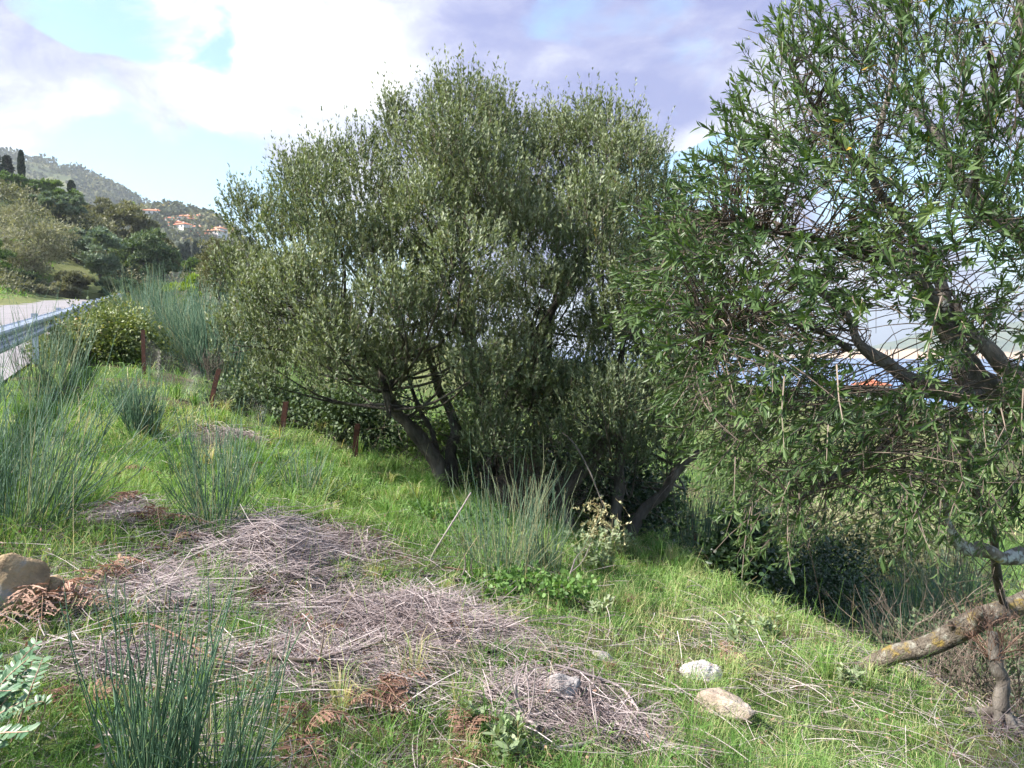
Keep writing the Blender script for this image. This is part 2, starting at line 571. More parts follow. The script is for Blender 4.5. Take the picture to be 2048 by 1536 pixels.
# ground: soil, litter and green cover mixed by noise (grass blades stand on it)
m, t = new_mat('meadow_soil')
oc = t.n('ShaderNodeTexCoord').outputs['Object']
soil = t.ramp(t.noise(oc, 5, 8, .65), [(.3, (.055, .042, .026)), (.5, (.11, .09, .05)), (.7, (.19, .155, .10))])
green = t.ramp(t.noise(oc, 14, 6, .6), [(.3, (.035, .065, .015)), (.55, (.075, .125, .03)), (.75, (.14, .18, .06))])
c = t.mix(t.sstep(t.noise(oc, .9, 5, .6), .36, .52), soil, green)
farc = t.ramp(t.noise(oc, .09, 6, .65), [(.35, (.055, .075, .03)), (.5, (.12, .14, .05)), (.65, (.19, .19, .085))])
dist = t.n('ShaderNodeVectorMath', operation='LENGTH')
t.link(oc, dist.inputs[0])
c = t.mix(t.sstep(dist.outputs['Value'], 12, 40), c, farc)
b = t.n('ShaderNodeBsdfPrincipled')
t.link(c, b.inputs['Base Color'])
b.inputs['Roughness'].default_value = .95
b.inputs['Specular IOR Level'].default_value = .1
bp = t.n('ShaderNodeBump')
bp.inputs['Strength'].default_value = .8
bp.inputs['Distance'].default_value = .05
t.link(t.noise(oc, 22, 8, .7), bp.inputs['Height'])
t.link(bp.outputs[0], b.inputs['Normal'])
t.link(b.outputs[0], t.n('ShaderNodeOutputMaterial').inputs['Surface'])
M['soil'] = m

m, t = new_mat('sea_water')
oc = t.n('ShaderNodeTexCoord').outputs['Object']
b = t.n('ShaderNodeBsdfPrincipled')
b.inputs['Base Color'].default_value = (.09, .16, .32, 1)
b.inputs['Roughness'].default_value = .32
b.inputs['Specular IOR Level'].default_value = .5
bp = t.n('ShaderNodeBump')
bp.inputs['Strength'].default_value = .5
bp.inputs['Distance'].default_value = 1.0
t.link(t.noise(oc, .08, 6, .65), bp.inputs['Height'])
t.link(bp.outputs[0], b.inputs['Normal'])
t.link(b.outputs[0], t.n('ShaderNodeOutputMaterial').inputs['Surface'])
M['sea'] = m


def hill_mat(name, stops, scale, cliff=None):
    m, t = new_mat(name)
    oc = t.n('ShaderNodeTexCoord').outputs['Object']
    c = t.ramp(t.noise(oc, scale, 8, .68), stops)
    if cliff:
        col, z0, z1 = cliff
        sep = t.n('ShaderNodeSeparateXYZ')
        t.link(oc, sep.inputs[0])
        zz = t.math('ADD', sep.outputs[2], t.math('MULTIPLY', t.math('SUBTRACT', t.noise(oc, scale * .7, 5, .6), .5), (z1 - z0) * 4.5))
        c = t.mix(t.sstep(zz, z0, z1, 1, 0), c, (*col, 1))
    b = t.n('ShaderNodeBsdfPrincipled')
    t.link(c, b.inputs['Base Color'])
    b.inputs['Roughness'].default_value = .95
    b.inputs['Specular IOR Level'].default_value = .05
    t.link(b.outputs[0], t.n('ShaderNodeOutputMaterial').inputs['Surface'])
    return m


M['hill'] = hill_mat('hill_scrub', [(.34, (.05, .065, .04)), (.48, (.10, .115, .055)), (.6, (.17, .16, .075)), (.7, (.24, .20, .09))], .03)
M['village_hill'] = hill_mat('village_hill_scrub', [(.34, (.07, .075, .055)), (.5, (.15, .135, .10)), (.62, (.22, .19, .14)), (.72, (.30, .24, .12))], .06)
M['coast'] = hill_mat('coast_scrub', [(.35, (.07, .10, .06)), (.5, (.115, .14, .075)), (.7, (.19, .19, .10))], .012, cliff=((.62, .42, .25), -30, -12))

# ------------------------------------------------------------------ shape library
LEAF = (np.array([(0, 0, 0), (.42, .5, .10), (1, 0, -.04), (.42, -.5, .10)]), np.array([(0, 2, 1), (0, 3, 2)]))
LEAFB = (np.array([(0, 0, 0), (.22, .36, .07), (.60, .48, .07), (1, 0, -.10), (.60, -.48, .07), (.22, -.36, .07), (.55, 0, 0)]),
         np.array([(0, 6, 1), (1, 6, 2), (2, 6, 3), (3, 6, 4), (4, 6, 5), (5, 6, 0)]))
LEAFO = (np.array([(0, 0, 0), (.18, .34, .05), (.5, .5, .06), (.85, .34, .02), (1, 0, -.06), (.85, -.34, .02), (.5, -.5, .06), (.18, -.34, .05), (.5, 0, 0)]),
         np.array([(0, 8, 1), (1, 8, 2), (2, 8, 3), (3, 8, 4), (4, 8, 5), (5, 8, 6), (6, 8, 7), (7, 8, 0)]))


def frame(D, Nn=None):
    D = nrm(D)
    if Nn is None:
        Nn = rdir(len(D))
    Y = nrm(np.cross(Nn, D))
    Z = np.cross(D, Y)
    return D, Y, Z


def leaves(mb, O, D, L, Wd, rnd, tmpl=LEAF, Nn=None, mat=0):
    D, Y, Z = frame(D, Nn)
    L = np.broadcast_to(L, (len(O),))[:, None]
    Wd = np.broadcast_to(Wd, (len(O),))[:, None]
    mb.scatter(tmpl[0], tmpl[1], O, D * L, Y * Wd, Z * L * .5, rnd, mat)


def shoots(mb, B, D, L, nleaf, llen, lwid, rnd, up=.25, tmpl=LEAF, spread=.75, twig_r=.0025, lo=.15, yellow=.006, tipgain=.25, jit=.3, nbias=None, droop=0.0, ribbon=False):
    """leafy shoots: B base, D direction, L length; leaves in pairs along each, leaning forward"""
    n = len(B)
    K = 3
    u = np.linspace(0, 1, K)
    D = nrm(D)
    bend = rdir(n) * .22
    upv = np.array([0, 0, 1.])
    P4 = B[:, None] + L[:, None, None] * (D[:, None] * u[:, None] + (bend[:, None] + upv * (up - droop)) * (u ** 2)[:, None] * .5)
    if ribbon:
        mb.ribbons(P4, np.broadcast_to(twig_r * np.array([2.4, 1.8]), (n, 2)), nrm(np.cross(D, rdir(n))), U(.2, .9, n), 1)
    else:
        mb.tubes(P4, twig_r * np.linspace(1.3, .5, K)[None], 3, U(.2, .9, n), 1)
    uu = np.sort(U(lo, 1.0, (n, nleaf)), 1)
    uu[:, -3:] = U(.93, 1.0, (n, 3))
    O = B[:, None] + L[:, None, None] * (D[:, None] * uu[..., None] + (bend[:, None] + upv * (up - droop)) * (uu ** 2)[..., None] * .5)
    Tn = nrm(D[:, None] + (bend[:, None] + upv * (up - droop)) * uu[..., None])
    rad = rdir(n * nleaf).reshape(n, nleaf, 3)
    rad = nrm(rad - Tn * (rad * Tn).sum(-1, keepdims=True))
    sp = np.where(uu > .9, spread * .55, spread)[..., None]
    Dl = nrm(Tn * .75 + rad * sp + rdir(n * nleaf).reshape(n, nleaf, 3) * jit)
    Nn = nrm(Tn * .8 - rad * .5 + rdir(n * nleaf).reshape(n, nleaf, 3) * .35)
    if nbias is not None:
        Nn = nrm(Nn + nbias)
    r = rnd[:, None] + (uu - .5) * tipgain + rng.normal(0, .08, (n, nleaf))
    r = np.clip(r, .02, .93)
    r = np.where(U(0, 1, r.shape) < yellow, U(.97, 1, r.shape), r)
    sz = U(.7, 1.15, (n, nleaf)).ravel() * np.where(uu > .95, .75, 1).ravel()
    leaves(mb, O.reshape(-1, 3), Dl.reshape(-1, 3), llen * sz, lwid * sz * U(.8, 1.2, n * nleaf), r.ravel(), tmpl, Nn.reshape(-1, 3))
    return O, Dl, Nn, r


def in_poly(x, y, poly):
    poly = np.asarray(poly, float)
    c = np.zeros(np.shape(x), bool)
    j = len(poly) - 1
    for i in range(len(poly)):
        xi, yi = poly[i]
        xj, yj = poly[j]
        c ^= ((yi > y) != (yj > y)) & (x < (xj - xi) * (y - yi) / (yj - yi + 1e-12) + xi)
        j = i
    return c


def limb(name, pts, mat, parent, k=14, sides=9, rough=.12, seed=0, cap=True):
    """a tapering, knotted trunk or branch; pts rows x,y,z,radius"""
    q = spline(pts, k)
    p, r = q[:, :3], np.maximum(q[:, 3], .001)
    wob = np.stack([fbm(np.stack([np.arange(k) * .55 + seed * 7, np.full(k, a * 9.), np.zeros(k)], 1), seed, 2) - .5 for a in range(3)], 1)
    p = p + wob * r[:, None] * (rough * 8)
    if cap:
        p = np.vstack([p, p[-1:] + (p[-1:] - p[-2:-1]) * .03])
        r = np.append(r, r[-1] * .05)
    mb = MB()
    V = mb.tubes(p[None], r[None], sides, .5)
    v = mb.v[0]
    cen = np.repeat(p, sides, 0)
    rr = np.repeat(r, sides)[:, None]
    nz = fbm(v * 9 + seed, seed, 3)[:, None] - .5
    nz2 = fbm(v * np.array([30, 30, 8]) + seed, seed + 5, 2)[:, None] - .5
    mb.v[0] = v + (v - cen) * (nz * rough * 8 + nz2 * rough * 3)
    return part(mb, name, mat, parent, smooth=True)


def rock(mb, c, dims, seed, yaw=0, tilt=0, sub=3, sharp=.35):
    import bmesh
    bm = bmesh.new()
    bmesh.ops.create_icosphere(bm, subdivisions=sub, radius=1)
    v = np.array([q.co[:] for q in bm.verts])
    f = np.array([[q.index for q in fc.verts] for fc in bm.faces])
    bm.free()
    # cut by random planes for a broken, angular stone, then roughen
    r2 = np.random.default_rng(seed)
    for _ in range(16):
        nn = nrm(r2.normal(size=3))
        h = r2.uniform(.45, .85)
        d = v @ nn - h
        v = v - np.clip(d, 0, None)[:, None] * nn * (1 - sharp * .3)
    v = v * (1 + (fbm(v * 2.2 + seed, seed, 4)[:, None] - .5) * .35)
    v = v + (fbm(v * 5 + seed, seed + 3, 4)[:, None] - .5) * .20 * nrm(v)
    v = v * np.asarray(dims)
    ct, s_ = math.cos(tilt), math.sin(tilt)
    v = np.stack([v[:, 0] * ct - v[:, 2] * s_, v[:, 1], v[:, 0] * s_ + v[:, 2] * ct], 1)
    cy, sy = math.cos(yaw), math.sin(yaw)
    v = np.stack([v[:, 0] * cy - v[:, 1] * sy, v[:, 0] * sy + v[:, 1] * cy, v[:, 2]], 1)
    mb.add(v + np.asarray(c), f, .5)


def put_rock(px, py, dims, seed, mat, label, yaw=0, tilt=0, sink=.3, name='rock', group=None, sub=4):
    c = g1(px, py)
    c = c + np.array([0, 0, dims[2] * (1 - 2 * sink) * .5])
    mb = MB()
    rock(mb, c, dims, seed, yaw, tilt, sub)
    o = mb.build(name, M[mat], None, True, origin=c)
    tag(o, label, 'rock', group)
    return o


def blob_tree(name, label, c, rx, rz, zbase, mat, nclump=34, nleaf=210, lsize=.2, cat='tree', group=None, trunk=True, trunk_r=.16, ry=None, flat=.8, lw=.6, seed=0, trunk_mat='bark', upb=.25, clump=.34, holes=0.0):
    """a broad-leaved tree of leaf-sprays grouped into clumps; c = centre of crown"""
    ry = ry or rx
    c = np.asarray(c, float)
    root = thing(name, label, cat, (c[0], c[1], zbase), group)
    d = rdir(nclump)
    d[:, 2] = d[:, 2] * .9 + .12
    rad = U(.35, .86, nclump) ** .6
    lump = .78 + .5 * (fbm(nrm(d) * 1.7 + seed * 3.1, seed, 2))
    C = c + d * rad[:, None] * lump[:, None] * np.array([rx, ry, rz])
    C[:, 2] = np.maximum(C[:, 2], zbase + rz * .12)
    cr = U(.7, 1.25, nclump) * clump * min(rx, rz)
    tone = np.clip(.44 + rng.normal(0, .12, nclump), .1, .8)
    idx = np.repeat(np.arange(nclump), nleaf)
    n = len(idx)
    q = rdir(n)
    q[:, 2] = np.abs(q[:, 2]) * .75 + q[:, 2] * .25
    rr = U(.25, 1, n) ** .5
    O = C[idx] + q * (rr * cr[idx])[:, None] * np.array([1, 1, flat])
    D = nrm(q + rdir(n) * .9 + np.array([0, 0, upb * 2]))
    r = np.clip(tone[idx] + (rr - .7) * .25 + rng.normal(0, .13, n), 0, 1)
    mb = MB()
    leaves(mb, O, D, lsize * U(.6, 1.3, n), lsize * lw * U(.6, 1.2, n), r)
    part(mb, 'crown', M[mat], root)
    if trunk:
        base = np.array([c[0], c[1], zbase - .25])
        limb('trunk', [(*base, trunk_r * 1.3), (*(base + (c - base) * .35 + U(-.2, .2, 3) * rx * .2), trunk_r), (*(c + U(-.1, .1, 3) * rx), trunk_r * .5)], M[trunk_mat], root, 8, 6, seed=seed)
        for k in range(4):
            tgt = C[rng.integers(nclump)]
            a = base + (c - base) * U(.35, .6)
            limb('branch', [(*a, trunk_r * .5), (*((a + tgt) / 2 + np.array([0, 0, -.08 * rz])), trunk_r * .35), (*tgt, trunk_r * .12)], M[trunk_mat], root, 7, 5, seed=seed + k)
    return root


def bush(name, label, c, rx, ry, rz, mat, n=4000, lsize=.05, lw=.6, cat='bush', group=None, nclump=22, stems=14, tmpl=LEAF, seed=0, twig=True, shell=.45, stem_r=.006, stem_mat='twig', flat=1.0):
    """a low leafy shrub on the ground at c"""
    c = np.asarray(c, float)
    root = thing(name, label, cat, c, group)
    d = rdir(nclump)
    d[:, 2] = np.abs(d[:, 2])
    lump = .75 + .5 * fbm(d * 2 + seed, seed, 2)
    C = c + d * (U(shell, .85, nclump) * lump)[:, None] * np.array([rx, ry, rz])
    gz = G(C[:, 0], C[:, 1])
    C[:, 2] = np.maximum(C[:, 2], gz + .04)
    cr = U(.25, .45, nclump)
    n = int(n * .75)
    lsize = lsize * 1.12
    idx = rng.integers(0, nclump, n)
    q = rdir(n)
    rr = U(.2, 1, n) ** .5
    O = C[idx] + q * (rr * cr[idx])[:, None] * np.array([rx, ry, rz * flat])
    tone = np.clip(.42 + rng.normal(0, .14, nclump), .05, .85)
    r = np.clip(tone[idx] + (q[:, 2] * .12) + rng.normal(0, .14, n), 0, 1)
    keep = O[:, 2] > G(O[:, 0], O[:, 1]) + .01
    O, q, r, n = O[keep], q[keep], r[keep], keep.sum()
    mb = MB()
    leaves(mb, O, nrm(q + rdir(n) * .9), lsize * U(.55, 1.25, n), lsize * lw * U(.7, 1.2, n), r, tmpl)
    kind(part(mb, 'foliage', M[mat], root), 'stuff')
    if stems:
        mb = MB()
        k = rng.integers(0, nclump, stems)
        b = np.repeat(c[None], stems, 0) + np.c_[U(-.12, .12, (stems, 2)) * np.array([rx, ry]), np.full(stems, -.02)]
        u = np.linspace(0, 1, 6)[None, :, None]
        e = C[k] + rdir(stems) * .2 * rz
        Pm = b[:, None] * (1 - u) + e[:, None] * u + rdir(stems)[:, None] * (u * (1 - u)) * .35 * rz
        mb.tubes(Pm, stem_r * np.linspace(1.5, .4, 6)[None], 4, U(.1, .9, stems))
        kind(part(mb, 'stems', M[stem_mat], root), 'stuff')
    return root


def broom(label, c, h, lean, n, r0=.0028, nb=2.0, basew=.12, group=None, dry=.06, up=.25, name='broom_bush', tilt=(0, 0), split=1, tone=.45, mat='broom', K=6, sides=3):
    """a rush-like broom: many thin leafless green stems rising from one stool"""
    c = np.asarray(c, float)
    root = thing(name, label, 'broom bush', c, group)

    def stems(B, D, L, r):
        k = len(B)
        u = np.linspace(0, 1, K)[None, :, None]
        bend = rdir(k) * .30 + np.array([0, 0, up])
        wob = rdir(k)[:, None] * np.sin(u * U(2, 6, k)[:, None, None]) * .02
        return B[:, None] + L[:, None, None] * (D[:, None] * u + bend[:, None] * u ** 2 * .5 + wob)
    az = U(0, 2 * np.pi, n)
    la = np.abs(rng.normal(0, lean, n))
    D = nrm(np.c_[np.cos(az) * np.sin(la) + tilt[0], np.sin(az) * np.sin(la) + tilt[1], np.cos(la)])
    B = c + np.c_[np.cos(az) * basew * U(0, 1, n), np.sin(az) * basew * U(0, 1, n), np.full(n, -.02)]
    L = h * U(.55, 1.1, n)
    P1 = stems(B, D, L, r0)
    rn = np.clip(tone + rng.normal(0, .26, n), 0, .96)
    rn = np.where(U(0, 1, n) < dry, 1, rn)
    m2 = int(n * nb)
    k = rng.integers(0, n, m2)
    a = rng.integers(1, K - 1, m2)
    B2 = P1[k, a]
    D2 = nrm(nrm(P1[k, a + 1] - P1[k, a]) + rdir(m2) * .42 + np.array([0, 0, .12]))
    L2 = L[k] * U(.25, .55, m2)
    P2 = stems(B2, D2, L2, r0)
    rn2 = np.clip(rn[k] * .5 + tone * .5 + rng.normal(0, .16, m2), 0, .96)
    tap = np.linspace(1.15, .45, K)[None]
    half = n // 2
    for nm, sel1, sel2 in (('stems', slice(None), None), ('branchlets', None, slice(None))):
        mb = MB()
        if sel1 is not None:
            mb.tubes(P1, r0 * tap, sides, rn)
        else:
            mb.tubes(P2, r0 * .75 * tap, sides, rn2)
        kind(part(mb, nm, M[mat], root, True), 'stuff')
    return root


# ------------------------------------------------------------------ the setting
# ground sheet, fine near the camera and coarse far away
def axis(lo, hi, n, k):
    u = np.linspace(-1, 1, n)
    a = np.sinh(u * k) / np.sinh(k)
    return np.where(a < 0, -a * lo, a * hi)


gx = axis(-420, 900, 170, 6.3)
gy = axis(-60, 1100, 170, 6.3)
gx, gy = np.unique(np.r_[gx, np.linspace(-9, 9, 80)]), np.unique(np.r_[gy[gy > -60], -60, np.linspace(0, 14, 60)])
XX, YY = np.meshgrid(gx, gy)
ZZ = G(XX, YY)
mb = MB()
nx, ny = len(gx), len(gy)
i, j = np.meshgrid(np.arange(nx - 1), np.arange(ny - 1))
q = (j * nx + i).ravel()
mb.add(np.stack([XX, YY, ZZ], -1), np.stack([q, q + 1, q + nx + 1, q + nx], 1))
ground = kind(mb.build('ground', M['soil'], None, True), 'structure')

# road: a worn sheet with a slight camber, pale edge lines long gone
mb = MB()
tt = np.r_[np.arange(-16, 30, .6), np.arange(30, 92, 1.5)]
ss = np.linspace(-6.5, -.45, 9)
TT, SS = np.meshgrid(tt, ss, indexing='ij')
bendl = -.006 * np.clip(TT - 52, 0, None) ** 2
X_, Y_ = xy_of(SS + bendl, TT)
Z_ = zroad(TT) + .03 + .05 * (1 - ((SS + 3.5) / 3) ** 2)
Z_ = np.maximum(Z_, G(X_, Y_) + .02)
k1, k2 = np.meshgrid(np.arange(len(tt) - 1), np.arange(len(ss) - 1), indexing='ij')
q = (k1 * len(ss) + k2).ravel()
mb.add(np.stack([X_, Y_, Z_], -1), np.stack([q, q + len(ss), q + len(ss) + 1, q + 1], 1))
kind(mb.build('road', M['asphalt'], None, True), 'structure')

# sea
mb = MB()
mb.add([(-9000, 200, -50), (16000, 200, -50), (16000, 26000, -50), (-9000, 26000, -50)], [(0, 1, 2, 3)])
kind(mb.build('sea', M['sea']), 'structure')


def ridge(name, mat, crest, d0, d1, base, back, xa, xb, nx_=150, ny_=60, rough=6, seed=0):
    cp = np.array([P(px, py, d1) for px, py in crest])

    def H(x, y):
        cz = np.interp(x * d1 / np.maximum(y, 1), cp[:, 0], cp[:, 2])
        f = np.where(y <= d1, sm(y, d0, d1), 1 - sm(y, d1, back))
        z = base + (cz - base) * (f * .75 + .25 * np.clip((y - d0) / (d1 - d0), 0, 1) * (y <= d1) + .25 * (y > d1) * f)
        return z + (n2(x, y, 1 / 70., seed, 4) - .5) * rough * np.clip(f * 3, 0, 1)
    v = np.linspace(d0, back, ny_)
    uu = np.linspace(xa, xb, nx_)
    A, B_ = np.meshgrid(uu, v)
    Xg = (A - CX) / F * B_
    mbx = MB()
    i_, j_ = np.meshgrid(np.arange(nx_ - 1), np.arange(ny_ - 1))
    q_ = (j_ * nx_ + i_).ravel()
    mbx.add(np.stack([Xg, B_, H(Xg, B_)], -1), np.stack([q_, q_ + 1, q_ + nx_ + 1, q_ + nx_], 1))
    kind(mbx.build(name, M[mat], None, True), 'structure')
    return H


def on_hill(H, px, py, d0, d1):
    ds = np.linspace(d0, d1, 300)
    v = pix_dir(px, py)
    v = v / v[1]
    for d in ds:
        if EYE + v[2] * d < H(np.array([v[0] * d]), np.array([d]))[0]:
            return np.array([v[0] * d, d, H(np.array([v[0] * d]), np.array([d]))[0]])
    return None


H_big = ridge('hill', 'hill', [(-500, 200), (-100, 285), (60, 322), (110, 334), (160, 350), (220, 378), (270, 405), (310, 425), (350, 442), (420, 466), (520, 525), (700, 690), (900, 760)],
              520, 1000, -8, 1500, -420, 900, seed=21, rough=14)
H_vil = ridge('village_hill', 'village_hill', [(-300, 470), (150, 440), (270, 436), (310, 430), (345, 425), (380, 436), (400, 437), (430, 447), (462, 466), (520, 520), (600, 600), (700, 690), (900, 740)],
              230, 620, -4, 800, -200, 900, seed=33, rough=5)
ridge('headland', 'coast', [(1480, 716), (1640, 713), (1700, 702), (1750, 694), (1800, 680), (1870, 661), (1950, 655), (2050, 642), (2300, 600), (2700, 560)],
      2900, 3400, -54, 5000, 1400, 2750, seed=41, rough=26)


def far_wood(H, n, xr, yr, size, name, label, seed, keep=lambda px, py: True, hgt=1.0):
    r2 = np.random.default_rng(seed)
    px = r2.uniform(*xr, n)
    d = r2.uniform(*yr, n)
    x = (px - CX) / F * d
    z = H(x, d)
    den = n2(x, d, 1 / 55., seed + 1)
    k = den > r2.uniform(.18, .52, n)
    x, d, z = x[k], d[k], z[k]
    n = len(x)
    h = size * r2.uniform(.5, 1.3, n)
    tone = np.clip(.35 + (n2(x, d, 1 / 35., seed + 2) - .5) * 1.1 + r2.normal(0, .16, n), 0, 1)
    m_ = 13
    idx = np.repeat(np.arange(n), m_)
    qd = nrm(r2.normal(size=(n * m_, 3)))
    qd[:, 2] = qd[:, 2] * .8 * hgt
    O = np.stack([x, d, z + h * .45 * hgt], 1)[idx] + qd * (h[idx] * .52)[:, None]
    mbw = MB()
    leaves(mbw, O, nrm(r2.normal(size=(n * m_, 3))), h[idx] * .42, h[idx] * .34, np.clip(tone[idx] + qd[:, 2] * .1 + r2.normal(0, .08, n * m_), 0, 1))
    o = mbw.build(name, M['t_far'])
    kind(o, 'stuff', label)
    o['category'] = 'wood'
    return o


far_wood(H_big, 3200, (-150, 520), (600, 1010), 9, 'distant_wood', 'scattered scrub and woodland covering the far hillside', 5)
far_wood(H_vil, 1500, (200, 560), (330, 640), 6.5, 'village_wood', 'bare grey and green trees among the village houses', 6)


def house(name, label, p, w, dpt, h, yaw, group, roof_h=None, tone=.5, rt=.5, hip=True):
    root = thing(name, label, 'house', p, group)
    cy, sy = math.cos(yaw), math.sin(yaw)

    def tr(v):
        v = np.asarray(v, float)
        return np.stack([v[:, 0] * cy - v[:, 1] * sy + p[0], v[:, 0] * sy + v[:, 1] * cy + p[1], v[:, 2] + p[2]], 1)

    def box(x0, x1, y0, y1, z0, z1):
        return [(x0, y0, z0), (x1, y0, z0), (x1, y1, z0), (x0, y1, z0), (x0, y0, z1), (x1, y0, z1), (x1, y1, z1), (x0, y1, z1)]
    BF = [(0, 3, 2, 1), (4, 5, 6, 7), (0, 1, 5, 4), (1, 2, 6, 5), (2, 3, 7, 6), (3, 0, 4, 7)]
    mbh = MB()
    mbh.add(tr(box(-w / 2, w / 2, -dpt / 2, dpt / 2, -2.5, h)), BF, tone)
    part(mbh, 'wall', M['render'], root)
    rh = roof_h or dpt * .24
    o = .45
    e = w / 2 - dpt * .45 if hip else w / 2 + o
    a, b_ = w / 2 + o, dpt / 2 + o
    V = [(-a, -b_, h), (a, -b_, h), (a, b_, h), (-a, b_, h), (-e, 0, h + rh), (e, 0, h + rh), (-a, -b_, h + .22), (a, -b_, h + .22), (a, b_, h + .22), (-a, b_, h + .22)]
    mbh = MB()
    mbh.add(tr(V), [(0, 3, 2, 1), (0, 1, 7, 6), (1, 2, 8, 7), (2, 3, 9, 8), (3, 0, 6, 9), (6, 7, 5, 4), (8, 9, 4, 5)], rt)
    mbh.add(tr(V), [(7, 8, 5), (9, 6, 4)], rt)
    rf = part(mbh, 'roof', M['roof_tile'], root)
    mbh = MB()
    mbh.add(tr(box(e * .4, e * .4 + .7, .3, 1.0, h + rh * .4, h + rh + .7)), BF, tone)
    part(mbh, 'chimney', M['render'], rf)
    nwin = max(2, int(w / 3))
    for st_ in range(2 if h > 4.5 else 1):
        for kx in range(nwin):
            xw = -w / 2 + w * (kx + .5) / nwin
            z0 = .9 + st_ * 2.9
            mbh = MB()
            mbh.add(tr(box(xw - .5, xw + .5, -dpt / 2 - .06, -dpt / 2 + .02, z0, z0 + 1.3)), BF, .4)
            part(mbh, 'window', M['dark_glass'], root)
    return root


vil = [(306, 437, 15, 8, 5.5, .2, 'red-roofed house highest at the left end of the village'),
       (322, 431, 11, 7, 3.2, -.3, 'small orange-roofed house on the crest beside the yellow trees'),
       (343, 446, 9, 7, 3.2, .5, 'orange-roofed house in the middle of the village slope'),
       (352, 456, 13, 8, 3.4, -.2, 'long low red-roofed house below the orange one'),
       (362, 467, 16, 8, 5.6, -.5, 'largest red-roofed house at the near foot of the village'),
       (373, 472, 8, 7, 3.2, -.6, 'small red-roofed house stepping down beside the largest one'),
       (371, 441, 12, 7, 3.2, .1, 'orange-roofed house near the crest of the village'),
       (385, 446, 8, 6, 3.2, .4, 'small brick-roofed house below the crest trees'),
       (397, 440, 9, 7, 3.2, -.1, 'orange-roofed house among yellow trees on the crest'),
       (396, 463, 9, 7, 3.2, .2, 'pink-roofed house in the bare trees mid slope'),
       (416, 480, 9, 7, 3.2, 0, 'small red-roofed house left of the twin roofs'),
       (428, 478, 12, 8, 5.4, -.2, 'red-roofed twin house at the right end of the village'),
       (437, 473, 11, 8, 5.4, -.4, 'upper red-roofed house at the right end of the village'),
       (405, 477, 9, 6, 3.2, .3, 'pale-walled house under the right-hand roofs')]
for k, (px, py, w_, dp, hh, yw, lb) in enumerate(vil):
    p = on_hill(H_vil, px, py + 3, 240, 640)
    if p is not None:
        house('village_house', lb, p, w_ * .8, dp * .8, hh, yw, 'houses of the hill village', tone=U(.2, 1), rt=U(.1, 1))
p = np.array([92 + 0., 198., 0])
p[:2] = P(1742, 800, 190)[:2]
p[2] = G(p[0], p[1])
house('seaside_house', 'red-roofed house down by the water, seen through the near olive', p, 6.0, 5.5, 4.2, .15, None, tone=.6, rt=.1)

# ------------------------------------------------------------------ trees on the hillside beyond the road
def at(px, d):
    x = P(px, 700, d)[0]
    return x, d


def hill_tree(px, ptop, hw, d, mat, label, name='hillside_tree', base_off=0., squash=1., **kw):
    x, y = at(px, d)
    zb = float(G(x, y)) + base_off
    ztop = P(px, ptop, d)[2]
    h = max(ztop - zb, 2.)
    rx = hw / F * d * .90
    rz = min(h * .5, rx * 1.35) * squash
    kw.setdefault('lsize', .0045 * d)
    kw['nleaf'] = int(kw.get('nleaf', 210) * .66)
    return blob_tree(name, label, (x, y, ztop - rz * 1.12), rx, rz, zb, mat, group='trees on the slope beyond the road', trunk_r=.14 + rx * .02, **kw)


hill_tree(70, 398, 88, 74, 't_pale', 'large feathery pale brown-grey tree above the road', nclump=60, nleaf=190, seed=1, lw=.4)
hill_tree(-25, 478, 62, 66, 't_green', 'dark green tree cut by the picture edge over the road', nclump=40, nleaf=190, seed=2)
hill_tree(128, 388, 60, 96, 't_grey', 'grey-green tree behind the feathery pale tree', nclump=40, seed=3)
hill_tree(205, 452, 44, 80, 't_grey', 'silvery round tree in the middle of the slope', nclump=40, nleaf=220, seed=4)
hill_tree(160, 462, 32, 84, 't_grey', 'small pale silver tree left of the silvery round tree', nclump=30, seed=5)
hill_tree(295, 455, 62, 88, 't_dark', 'big dark olive tree at the end of the slope', nclump=60, nleaf=240, seed=6)
hill_tree(255, 410, 62, 112, 't_brown', 'brownish tree rising behind the dark olive tree', nclump=46, seed=7)
hill_tree(205, 400, 40, 118, 't_brown', 'brown-green tree under the hill ridge', nclump=36, seed=8)
hill_tree(330, 470, 34, 92, 't_brown', 'rounded brown-green tree before the village', nclump=36, seed=9)
hill_tree(25, 345, 60, 116, 't_green', 'yellow-green pine crown beneath the conifers', nclump=40, seed=10, squash=.7)
hill_tree(100, 362, 70, 122, 't_green', 'wide flat green pine right of the tall cypress', nclump=44, seed=11, squash=.6)
hill_tree(-8, 362, 34, 100, 't_grey', 'grey tree at the picture edge below the pines', nclump=30, seed=12)
hill_tree(150, 540, 40, 72, 't_brown', 'low brown bushy tree under the silvery tree', nclump=36, seed=13, trunk=False)
hill_tree(235, 555, 44, 76, 't_dark', 'dark shrubby tree where the road disappears', nclump=40, seed=14)
hill_tree(40, 540, 60, 70, 't_dark', 'dark undergrowth tree below the feathery pale one', nclump=40, seed=15)
hill_tree(105, 565, 45, 71, 't_pale', 'pale scrubby tree beside the road verge', nclump=36, seed=16, lw=.4)
hill_tree(300, 565, 50, 72, 't_dark', 'low dark tree left of the lime green bush', nclump=36, seed=17)
hill_tree(390, 515, 28, 110, 't_green', 'bright green round tree beyond the lime bush', nclump=30, seed=18)


